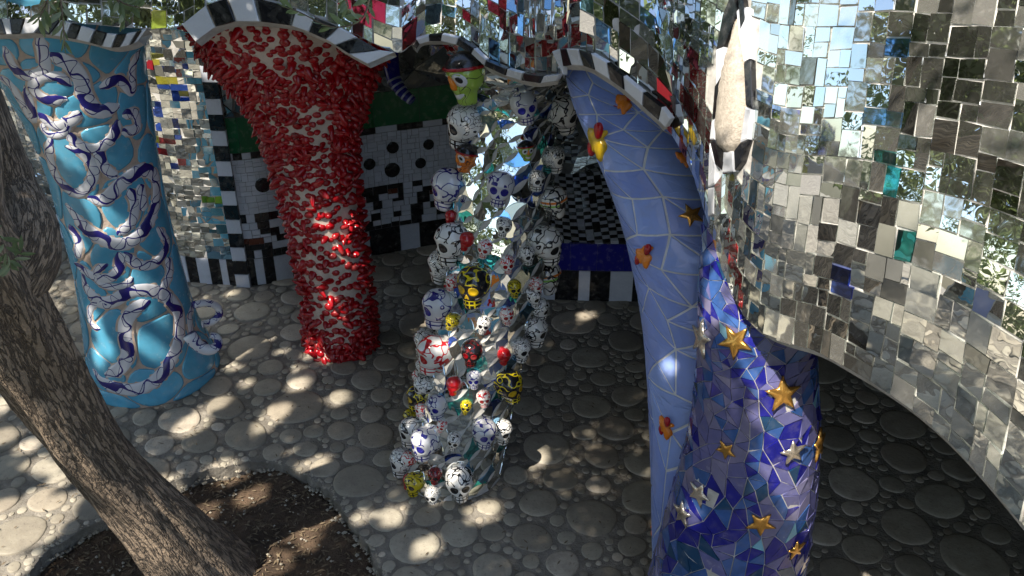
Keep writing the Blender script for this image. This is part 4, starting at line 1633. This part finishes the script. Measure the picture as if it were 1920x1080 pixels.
for px, py, hpx, kind in SKL:
    h = skull_s.hit(px, py)
    if h is None:                                    # beyond the silhouette: sit on the column's flank at that height
        best = None
        for q in np.linspace(0, 1, 60):
            for uq in np.linspace(0.2, 0.8, 61):
                p_, n_ = skull_s.pn(uq, q)
                pj = proj(p_ + n_ * 0.07)
                dd = (pj[0] - px) ** 2 + (pj[1] - py) ** 2
                if best is None or dd < best[0]: best = (dd, p_, n_)
        c, nn = best[1], best[2]
    else: c, nn = h
    d = (c - CAM).dot(FW)
    s = hpx / F * d * 0.5 * 1.04
    nn = Vector((nn.x, nn.y, nn.z * 0.3 + 0.12)).normalized()
    up = (Vector((0, 0, 1)) - nn * nn.z).normalized()
    rt = nn.cross(up)
    up = (up + rt * R.uniform(-0.22, 0.22)).normalized(); rt = nn.cross(up)
    Mx = Matrix(((rt.x, nn.x, up.x), (rt.y, nn.y, up.y), (rt.z, nn.z, up.z))).to_4x4()
    Mx = Matrix.Translation(c - kc.location + nn * s * 0.12) @ Mx @ Matrix.Scale(s, 4)
    def put(name, me, mat, par, mtx=None):
        o = bpy.data.objects.new(name, shared(me, mat)); C.objects.link(o); o.parent = par
        if mtx: o.matrix_local = mtx
        return o
    if kind in 'go':
        f_ = put('mask', skm, SK[kind], kc, Mx)
        f_['label'] = ('green' if kind == 'g' else 'orange') + ' ceramic face mask with a red banded black cap'
        put('cap', capm, M['black'], f_); put('cap_band', bandm, M['red'], f_)
        put('eye', bigeyeL, M['white'], f_); put('eye', bigeyeR, M['white'], f_); put('pupil', pupL, M['black'], f_); put('pupil', pupR, M['black'], f_)
        put('nose', bignose, M['orange'], f_); put('mouth', mouthm, M['white'], f_)
    else:
        f_ = put('skull', skm, SK[kind], kc, Mx)
        f_['label'] = {'w': 'white skull with black lines', 'f': 'white skull with dense black scrollwork', 'u': 'white skull with navy lines and eyes', 'x': 'white skull with red lines and eyes', 'r': 'plain red skull',
                       'd': 'dark red skull', 'b': 'black skull with yellow lines', 'k': 'black skull with red marks', 'y': 'yellow skull with black lines', 's': 'white skull with coloured bands'}[kind]
        if kind != 'r':
            put('eye', eyeL, face_col(kind), f_); put('eye', eyeR, face_col(kind), f_)
            put('nose', nose_, face_col(kind), f_)
# round drum foot of clear mirror beside the skulls
# ---------------------------------------------------------------- sky blue column
bc = empty('sky_blue_column', (blue_s.axis[0][0], blue_s.axis[0][1], 0))
tag(bc, 'curving sky blue mosaic column with orange flame ornaments, left of the starry column', 'column')
blue_s.build('core', bc, M['grout_white'])
pieces = []
W_, H_ = blue_s.W, blue_s.H
def densify(q, st):
    dense = []
    for i in range(len(q)):
        a, b = q[i], q[(i + 1) % len(q)]
        k = max(1, int(math.hypot(b[0] - a[0], b[1] - a[1]) / st))
        for t in range(k): dense.append((a[0] + (b[0] - a[0]) * t / k, a[1] + (b[1] - a[1]) * t / k))
    return dense


for poly in shards(W_, H_, 0.165, 0.4):
    q = inset(poly, 0.0055)
    if not q: continue
    q = densify(q, 0.05)
    mm = R.choice(['skyblue'] * 6 + ['skyblue2'] * 4 + (['mirror_dark', 'mirror', 'mirror', 'mirror'] if R.random() < .7 else ['skyblue']))
    if mm.startswith('mirror') and abs(sum(q[i][0] * q[(i + 1) % len(q)][1] - q[(i + 1) % len(q)][0] * q[i][1] for i in range(len(q)))) / 2 > 0.014: mm = 'skyblue'
    pieces.append(slab(blue_s, [(x / W_, y / H_) for x, y in q], 0.006, 0.0, mat=M[mm], curved=True))
emit('glass_shard', pieces, bc, 300, 60, 'glass_shard_field')


def bulgy(outline, name, mat, parent, c, nn, up, scale, thick=0.35, label=None):
    """outline (x,y) unit shape -> pillow standing off the surface"""
    rt = up.cross(nn).normalized(); up = nn.cross(rt)
    V, Fc = [], []
    n = len(outline)
    rings = [(1.0, -0.15), (1.0, 0.1), (0.86, 0.26), (0.5, 0.36)]
    for k, o in rings:
        for x, y in outline: V.append((rt * x + up * y) * scale * k + nn * scale * thick * o * 2)
    V.append(nn * scale * thick * 0.8)
    for q in range(3):
        for i in range(n): Fc.append((q * n + i, q * n + (i + 1) % n, (q + 1) * n + (i + 1) % n, (q + 1) * n + i))
    for i in range(n): Fc.append((3 * n + i, 3 * n + (i + 1) % n, 4 * n))
    me = bpy.data.meshes.new(name)
    me.from_pydata([tuple(v) for v in V], [], Fc)
    me.materials.append(mat)
    me.polygons.foreach_set('use_smooth', [True] * len(Fc))
    o = bpy.data.objects.new(name, me)
    C.objects.link(o); o.parent = parent; o.location = c - parent.location
    if label: o['label'] = label
    return o


def nearest(s, px, py, off=0.03):
    h = s.hit(px, py)
    if h: return h
    best = None
    for q in np.linspace(0, 1, 80):
        for uq in np.linspace(0.1, 0.9, 81):
            p_, n_ = s.pn(uq, q)
            pj = proj(p_ + n_ * off)
            if not pj: continue
            dd = (pj[0] - px) ** 2 + (pj[1] - py) ** 2
            if best is None or dd < best[0]: best = (dd, p_, n_)
    return best[1], best[2]


def flame_outline(rot):
    o = []
    for i in range(40):
        a = 2 * PI * i / 40
        r = 0.55 + 0.38 * max(0, math.cos(2.5 * (a + 0.25 * math.sin(3 * a)))) ** 1 + 0.06 * math.sin(7 * a)
        o.append((r * math.cos(a + rot) * 0.8, r * math.sin(a + rot) * 1.1))
    return o


for px, py, sz, mm in ((1170, 192, 27, 'orange'), (1209, 478, 28, 'orange'), (1250, 798, 26, 'orange'), (1122, 262, 40, 'yellowg'), (1279, 297, 20, 'orange'), (1221, 985, 24, 'orange')):
    c, nn = nearest(blue_s, px, py)
    d = (c - CAM).dot(FW)
    up = (Vector((0, 0, 1)) + Vector((R.uniform(-.3, .3), 0, 0))).normalized()
    sc = sz / F * d
    fo = bulgy(flame_outline(R.uniform(0, 1)), 'flame_ornament', M[mm], bc, c + nn * 0.008, nn, up, sc, 0.3)
    rt = up.cross(nn).normalized()
    for k in range(2):
        off = rt * sc * (0.35, -0.4)[k] + up * sc * (0.55, -0.5)[k]
        e = bulgy([(0.3 * math.cos(a) * (1 + .3 * math.sin(a)), 0.5 * math.sin(a)) for a in [2 * PI * i / 14 for i in range(14)]], 'red_tongue', M['red'], fo, fo.location + off + nn * sc * 0.1, nn, up, sc * 0.8, 0.3)

# ---------------------------------------------------------------- night column
nc = empty('starry_column', (night_s.axis[0][0], night_s.axis[0][1], 0))
tag(nc, 'deep blue and violet shard mosaic column with gold stars, under the mirrored dome', 'column')
night_s.build('core', nc, M['grout'])
pieces = []
W_, H_ = night_s.W, night_s.H
for poly in shards(W_, H_, 0.066, 0.3):
    q = inset(poly, 0.002)
    if not q: continue
    cx0 = sum(p[0] for p in q) / len(q) / W_; cy0 = sum(p[1] for p in q) / len(q) / H_
    t = noise.noise(Vector((cx0 * 9, cy0 * 5, 2.2)))
    sd_ = cx0 + 0.15 * t
    if t > 0.12: pal = ['n2', 'n4', 'n2', 'n4', 'n2', 'n1', 'n3']
    else: pal = ['n1', 'n1', 'n1', 'n1', 'n3', 'n3', 'n3', 'n6', 'n2', 'n2', 'n5' if R.random() < .4 else 'n1']
    pieces.append(slab(night_s, [(x / W_, y / H_) for x, y in q], 0.005, 0.035, R.uniform(0, .003), mat=M[R.choice(pal)]))
emit('glass_shard', pieces, nc, 300, 60, 'glass_shard_field')


def star_outline(rot, k=5):
    o = []
    for i in range(k * 2):
        r = 1.0 if i % 2 == 0 else 0.44
        a = PI * i / k + rot
        p = (r * math.cos(a), r * math.sin(a))
        o.append(p)
    # points with softened tips
    q = []
    for i in range(len(o)):
        a, b = o[i], o[(i + 1) % len(o)]
        q += [a, ((a[0] + b[0]) / 2, (a[1] + b[1]) / 2)]
    return q


for px, py, sz, mm in ((1380, 640, 36, 'gold'), (1466, 738, 38, 'gold'), (1363, 842, 22, 'gold'), (1485, 846, 29, 'silver'), (1426, 980, 30, 'gold'), (1318, 634, 40, 'silver'), (1532, 832, 36, 'gold'),
                       (1313, 925, 28, 'silver'), (1282, 962, 28, 'silver'), (1490, 1028, 24, 'gold'), (1296, 405, 26, 'gold')):
    srf = blue_s if py == 405 else night_s
    par = bc if py == 405 else nc
    c, nn = nearest(srf, px, py, 0.02)
    d = (c - CAM).dot(FW)
    bulgy(star_outline(R.uniform(0, 1.2)), 'gold_star' if mm == 'gold' else 'silver_star', M[mm], par, c + nn * 0.012, nn, Vector((0, 0, 1)), sz / F * d, 0.16)

# ---------------------------------------------------------------- striped tentacle behind the red column
tn = empty('striped_arm', P(735, 150, 8.2))
tag(tn, 'dark blue ceramic arm with white stripes hanging behind the red column', 'ornament')
path = [P(x, y, 8.3) for x, y in spline([(728, 60), (732, 110), (738, 145), (752, 170), (774, 190)], 30)]
rads = [0.085 - 0.045 * i / 30 for i in range(31)]
V, Fc = tube(path, rads, tn, 'arm', None, 14)
mesh('arm', V, Fc, tn, M['navy'], True)
for k in (16, 19, 22, 25, 28):
    V, Fc = tube(path[k:k + 2], [rads[k] * 1.06] * 2, tn, 'x', None, 14)
    mesh('stripe', V, Fc, tn, M['whitegrey'], True)

# ---------------------------------------------------------------- olive tree in front
ol = empty('olive_tree', ground(380, 1075))
tag(ol, 'old leaning olive tree rising from the earth pit at lower left, crown overhead', 'tree')
tr = spline([(450, 1190, 6.95, .44), (392, 1100, 6.66, .3), (297, 985, 6.2, .222), (178, 850, 5.75, .19), (86, 720, 5.3, .195), (22, 610, 4.95, .215), (-22, 520, 4.7, .23), (-75, 400, 4.45, .2), (-90, 220, 4.2, .19), (-130, 20, 4.0, .17), (-260, -250, 3.9, .15)], 120)
V, Fc, UVs = [], [], []
n = 56
Lq = 0
pts3 = [P(a, b, c) for a, b, c, r in tr]
prev = None
for i, p in enumerate(pts3):
    t = (pts3[min(i + 1, 120)] - pts3[max(i - 1, 0)]).normalized()
    s1 = (t.cross(Vector((0, 1, 0))).normalized() if prev is None else (prev - t * prev.dot(t)).normalized()); prev = s1
    s2 = t.cross(s1)
    if i: Lq += (p - pts3[i - 1]).length
    for k in range(n + 1):
        th = 2 * PI * (k % n) / n
        dv = s1 * math.cos(th) + s2 * math.sin(th)
        q = noise.noise(Vector((math.cos(th) * 1.6, math.sin(th) * 1.6, Lq * 0.9)))
        q2 = noise.noise(Vector((math.cos(th) * 5, math.sin(th) * 5, Lq * 2.0)))
        q3 = noise.noise(Vector((math.cos(th) * 14, math.sin(th) * 14, Lq * 7.0)))
        r = tr[i][3] * (1 + 0.22 * q + 0.10 * q2 + 0.05 * q3 + 0.05 * math.sin(3 * th + Lq * 1.5))
        V.append(p + dv * r); UVs.append((k / n, Lq))
for i in range(120):
    for k in range(n): Fc.append((i * (n + 1) + k, (i + 1) * (n + 1) + k, (i + 1) * (n + 1) + k + 1, i * (n + 1) + k + 1))
me = bpy.data.meshes.new('trunk')
me.from_pydata([tuple(v) for v in V], [], Fc)
ul = me.uv_layers.new(name='UVMap')
for lp in me.loops: ul.data[lp.index].uv = UVs[lp.vertex_index]
trunk = link('trunk', me, ol, [M['bark']], True)
trunk_bvh = BVHTree.FromPolygons(V, Fc)
OCC.append(trunk_bvh)


def limb(pts, r0, r1, parent, name='branch'):
    A = spline([tuple(p) for p in pts], 24)
    path = [Vector(a) for a in A]
    rad = [(r0 + (r1 - r0) * i / 24) * (1 + 0.12 * noise.noise(Vector((i * .4, r0 * 90, 1)))) for i in range(25)]
    V, Fc = tube(path, rad, None, name, None, 12)
    me = bpy.data.meshes.new(name)
    me.from_pydata([tuple(v) for v in V], [], Fc)
    ul = me.uv_layers.new(name='UVMap')
    for lp in me.loops:
        i, k = divmod(lp.vertex_index, 12)
        ul.data[lp.index].uv = (abs(k / 6 - 1) * 0.5, i * 0.08)
    return link(name, me, parent, [M['bark']], True)


# lower stub and side limb at the burl
limb([P(-20, 560, 4.72), P(40, 490, 4.78), P(48, 425, 4.86), P(20, 350, 4.95), P(-12, 250, 4.9), P(-60, 100, 4.8)], 0.19, 0.085, ol)
top = pts3[-1]
crown_c = Vector((-4.0, 2.0, 6.6))
for k in range(7):
    a = 2 * PI * k / 7
    e = crown_c + Vector((math.cos(a) * 3.0, math.sin(a) * 2.8, R.uniform(-.6, 1.2)))
    limb([top, (top + e) / 2 + Vector((R.uniform(-.4, .4), R.uniform(-.4, .4), 0.4)), e], 0.11, 0.03, ol)

# ---------------------------------------------------------------- aimed gaps cut in the crown to place the sun patches
spots = [(435, 550, .05), (487, 635, .09), (508, 605, .04), (562, 722, .075), (635, 747, .07), (415, 755, .07), (385, 770, .05), (367, 795, .09), (350, 805, .07), (525, 770, .08), (512, 782, .07), (495, 800, .06), (590, 868, .09), (550, 852, .05), (425, 885, .08),
         (472, 927, .09), (572, 987, .09), (577, 1017, .06), (470, 1027, .06), (515, 1052, .08), (492, 1052, .06), (422, 1045, .07), (385, 960, .07), (405, 1000, .06), (280, 650, .06), (200, 648, .06), (345, 565, .08), (345, 590, .06), (345, 625, .05), (185, 670, .05),
         (112, 590, .06), (40, 660, .06), (110, 685, .08), (105, 840, .08), (90, 880, .06), (250, 1005, .06), (310, 1030, .06), (290, 1075, .08), (315, 900, .05), (180, 600, .05), (10, 640, .05),
         (25, 1020, .16), (60, 1010, .14), (5, 970, .15), (100, 970, .12), (120, 945, .1), (65, 935, .09), (50, 840, .07), (10, 820, .08), (70, 870, .07), (100, 880, .05), (10, 705, .08), (5, 760, .06), (40, 985, .12), (10, 1060, .14),
         (740, 967, .08), (752, 960, .05), (800, 1027, .07), (905, 962, .09), (920, 955, .05), (970, 907, .045), (1012, 860, .045), (1000, 872, .03), (1100, 592, .05), (1160, 575, .06), (1172, 565, .04), (640, 900, .06), (605, 925, .04), (680, 970, .05),
         (510, 250, .08), (492, 246, .05), (575, 140, .04), (570, 150, .04), (625, 438, .07), (626, 575, .05), (605, 665, .05), (585, 665, .05), (700, 545, .05), (425, 160, .04), (640, 480, .03), (385, 560, .03),
         (125, 205, .07), (140, 195, .05), (205, 150, .06), (215, 140, .06), (150, 460, .05), (270, 455, .04), (820, 595, .07), (812, 610, .06), (850, 640, .07), (840, 655, .05), (900, 560, .06), (910, 625, .07), (925, 640, .06), (905, 690, .06), (880, 765, .07), (870, 790, .06), (890, 750, .05), (860, 900, .05), (813, 930, .05),
         (1255, 690, .03), (1300, 960, .05), (440, 690, .04), (560, 690, .03), (230, 1010, .05), (460, 720, .04), (530, 660, .03)]
holes = []
for _ in range(60):
    h = mwall.hit(R.uniform(262, 450), R.uniform(60, 480))
    if h: holes.append((h[0], R.uniform(.04, .1)))
for px, py, r in spots:
    rd = raydir(px, py)
    best = None
    for b in OCC + [floor_bvh]:
        h = b.ray_cast(CAM, rd)
        if h[0] is not None and (best is None or h[3] < best[1]): best = (h[0], h[3])
    if best is None:
        p = ground(px, py, -0.1); 
    else: p = best[0]
    holes.append((p, r))
for _ in range(30):
    holes.append((Vector((R.uniform(-6, 2), R.uniform(-1, 8), 0)), R.uniform(.02, .07)))
hp = np.array([tuple(p) for p, r in holes]); hr = np.array([r for p, r in holes])
S = np.array(tuple(SUN))


def leaves(name, parent, centers, n, size, seed, carve=False, spread=1.0):
    rg = np.random.default_rng(seed)
    cs = np.array([c[:3] for c in centers]); rs = np.array([c[3:6] for c in centers])
    idx = rg.integers(0, len(cs), n)
    d = rg.normal(size=(n, 3)); d /= np.linalg.norm(d, axis=1)[:, None]
    rad = rg.random(n) ** (1 / 2.2)
    p = cs[idx] + d * rad[:, None] * rs[idx]
    if carve:
        keep = np.ones(n, bool)
        for k in range(len(hp)):
            q = p - hp[k]
            t = q @ S
            m = q - t[:, None] * S
            dist = np.linalg.norm(m, axis=1)
            keep &= ~((dist < hr[k] * 1.05 + 0.03) & (t > 0))
        p = p[keep]
    n = len(p)
    a = rg.normal(size=(n, 3)); a /= np.linalg.norm(a, axis=1)[:, None]
    b = rg.normal(size=(n, 3)); b -= (a * b).sum(1)[:, None] * a; b /= np.linalg.norm(b, axis=1)[:, None]
    L = size * rg.uniform(0.7, 1.3, n)[:, None]
    Wd = L * 0.17
    v = np.empty((n, 4, 3))
    v[:, 0] = p - a * L / 2; v[:, 1] = p + b * Wd; v[:, 2] = p + a * L / 2; v[:, 3] = p - b * Wd
    me = bpy.data.meshes.new(name)
    me.vertices.add(n * 4); me.vertices.foreach_set('co', (v.reshape(-1, 3) - np.array(tuple(parent.location))).ravel() if parent else v.ravel())
    me.loops.add(n * 4); me.loops.foreach_set('vertex_index', np.arange(n * 4))
    me.polygons.add(n); me.polygons.foreach_set('loop_start', np.arange(n) * 4); me.polygons.foreach_set('loop_total', np.full(n, 4))
    me.update(); me.validate()
    me.materials.append(M['leaf'])
    o = bpy.data.objects.new(name, me)
    C.objects.link(o)
    if parent: o.parent = parent
    return o


cen = []
rr_ = random.Random(3)
for gx in np.arange(-7.6, 0.6, 0.72):
    for gy in np.arange(-1.6, 6.4, 0.72):
        if ((gx + 3.6) / 4.4) ** 2 + ((gy - 2.3) / 4.0) ** 2 > 1: continue
        if gx > (-0.2 if gy > 3.3 else -1.8): continue
        cen.append((gx + rr_.uniform(-.2, .2), gy + rr_.uniform(-.2, .2), 6.4 + rr_.uniform(-.6, .7), .8, .8, .55))
for gx, gy in ((-1.6, 0.6), (-1.1, 0.9), (-1.5, 1.3), (-1.05, 1.5), (-1.9, 1.0), (-1.7, 1.8)):  # small unseen clumps added to shade the starry column
    cen.append((gx, gy, 6.2, .42, .42, .3))
for gx, gy in ((-.65, 3.05), (-.9, 2.6), (-1.0, 2.2), (-1.25, 1.8), (-.5, 3.4)):  # more clumps added to keep sun off the sky blue column
    cen.append((gx, gy, 6.4, .4, .4, .3))
for _ in range(26):
    gx, gy = rr_.uniform(-8.5, -3.5), rr_.uniform(-1, 7)
    cen.append((gx, gy, rr_.uniform(5.6, 9.0), .7, .7, .6))
cr = leaves('crown', ol, cen, 195000, 0.12, 5, True)
cr['kind'] = 'stuff'
# airy part of the crown that stands over the dome
air = [(-0.6 + rr_.uniform(-.8, .8), 0.6 + rr_.uniform(-1.2, 1.2), 7.3 + rr_.uniform(-.5, .8), .6, .6, .4) for _ in range(9)]
cr2 = leaves('spray', ol, air, 700, 0.09, 6)
cr2['kind'] = 'stuff'

# hanging sprigs seen at the top edge and at the left edge
def sprig(pts, nl, ll, seed, parent):
    rg = random.Random(seed)
    A = [Vector(a) for a in spline([tuple(P(*p)) for p in pts], 20)]
    V, Fc = tube(A, [0.004 - 0.0025 * i / 20 for i in range(21)], None, 'twig', None, 6)
    tw = mesh('twig', V, Fc, parent, M['bark'], True)
    for k in range(nl):
        t = (k + 0.5) / nl
        i = min(19, int(t * 20))
        p = A[i]
        tg = (A[i + 1] - A[i]).normalized()
        side = Vector((rg.gauss(0, 1), rg.gauss(0, 1), rg.gauss(0, 1)))
        side = (side - tg * side.dot(tg)).normalized() * (1 if k % 2 else -1)
        dr = (tg * 0.9 + side).normalized()
        nm = dr.cross(tg).normalized()
        wv = dr.cross(nm)
        L = ll * rg.uniform(0.7, 1.2)
        W0 = L * 0.14
        V = []
        for q, ww in ((0, 0.1), (0.3, 0.85), (0.55, 1), (0.8, 0.65), (1, 0.02)):
            c = dr * L * q + nm * 0.04 * L * math.sin(q * 3)
            V += [c - wv * W0 * ww, c + nm * W0 * 0.25 * ww, c + wv * W0 * ww]
        Fc = []
        for q in range(4):
            for z in (0, 1): Fc.append((q * 3 + z, q * 3 + z + 1, (q + 1) * 3 + z + 1, (q + 1) * 3 + z))
        me = bpy.data.meshes.new('leaf')
        me.from_pydata([tuple(v) for v in V], [], Fc)
        me.materials.append(M['leaf'])
        o = bpy.data.objects.new('leaf', me)
        C.objects.link(o); o.parent = tw
        o.matrix_parent_inverse = Matrix.Identity(4)
        o.location = p - ol.location + ol.location - Vector((0, 0, 0))
        o.location = p
        o.matrix_parent_inverse = Matrix.Identity(4)
        TW.append((o, p))
    return tw


TW = []
tws = [sprig([(100, -60, 3.0), (112, -10, 3.0), (118, 40, 3.0), (122, 92, 3.02)], 26, 0.06, 1, ol), sprig([(60, -50, 2.9), (88, -5, 2.9), (80, 20, 2.9), (72, 38, 2.9)], 14, 0.055, 2, ol),
       sprig([(160, -60, 3.1), (205, -20, 3.1), (225, 10, 3.1), (236, 40, 3.1)], 18, 0.06, 3, ol), sprig([(180, -30, 3.1), (230, 5, 3.1), (262, 14, 3.1)], 12, 0.06, 4, ol),
       sprig([(700, -60, 3.2), (690, 10, 3.2), (670, 42, 3.2), (620, 50, 3.2), (560, 22, 3.2), (528, 12, 3.2)], 24, 0.06, 5, ol), sprig([(640, -60, 3.1), (648, -10, 3.1), (655, 18, 3.1)], 10, 0.055, 6, ol),
       sprig([(-40, 500, 3.6), (-5, 495, 3.6), (20, 488, 3.6), (42, 470, 3.6)], 18, 0.06, 7, ol), sprig([(-40, 420, 3.5), (0, 445, 3.5), (15, 480, 3.5), (20, 505, 3.5)], 14, 0.06, 8, ol)]
for o, p in TW:                                     # twig meshes sit in world space under the tree's empty
    o.location = p

# ---------------------------------------------------------------- what the mirrors see: trees and a wall across the court
def far_tree(x, y, h, seed, label, n=34, lo=2.6):
    t = empty('olive_tree', (x, y, 0))
    rg = random.Random(seed)
    tag(t, label, 'tree')
    limb([Vector((x, y, -0.05)), Vector((x + .2, y, h * .3)), Vector((x - .1, y + .2, h * .6))], 0.22, 0.12, t, 'trunk')
    cc = []
    for _ in range(n):
        a, q = rg.uniform(0, 2 * PI), 2.5 * rg.random() ** 0.5
        cc.append((x + q * math.cos(a), y + q * math.sin(a), rg.uniform(lo, h), .95, .95, .8))
    leaves('crown', t, cc, 1000 * n, 0.11, seed)['kind'] = 'stuff'


far_tree(-3.3, -2.5, 8.6, 21, 'olive tree close behind the viewpoint on the left, seen only in mirrors', 44, 3.8)
far_tree(-7.6, -3.6, 9.0, 11, 'olive tree left behind the viewpoint, seen only in mirrors')
far_tree(-3.6, -6.6, 8.0, 12, 'taller olive tree behind the terrace, seen only in mirrors')
far_tree(-7.2, 13.2, 9.0, 24, 'olive tree beyond the mirror wall, seen only in mirrors', 40, 3.8)
far_tree(-3.4, 13.0, 9.0, 25, 'bushy olive tree beyond the checkered wall, seen only in mirrors', 40, 3.8)
far_tree(-9.6, 6.6, 8.5, 23, 'broad olive tree left of the snake column, seen only in mirrors', 44, 3.0)
far_tree(-12.0, 0.5, 6.8, 13, 'olive tree at the far left beyond the snake column')
far_tree(1.4, -8.5, 9.5, 14, 'olive tree straight behind the viewpoint, seen only in mirrors')
far_tree(-11.0, -8.0, 8.0, 15, 'olive tree in the far corner of the court, seen only in mirrors')
court = wallsurf([(-14, 3.0), (-12.5, -4), (-9, -8.5), (-4, -11), (3, -11.5)], 0, 2.6, 40, 8)
ct = empty('courtyard_wall', (-9, -8.5, 0))
tag(ct, 'patchwork mosaic wall across the courtyard, mirrored in the tiles', 'mosaic wall')
court.build('core', ct, M['grout'])
pieces = []
for r in guillotine(court, 0.5, 0.4, 0.4):
    pieces.append(slab(court, rectpoly(court, r, 0.01), 0.01, 0.01, mat=M[R.choice(['white', 'white', 'black', 'blue', 'orange', 'mirror', 'mirror', 'skyblue', 'red', 'whitegrey', 'n5'])]))
emit('patchwork_tile', pieces, ct, 0, 60, 'patchwork_tile_field')
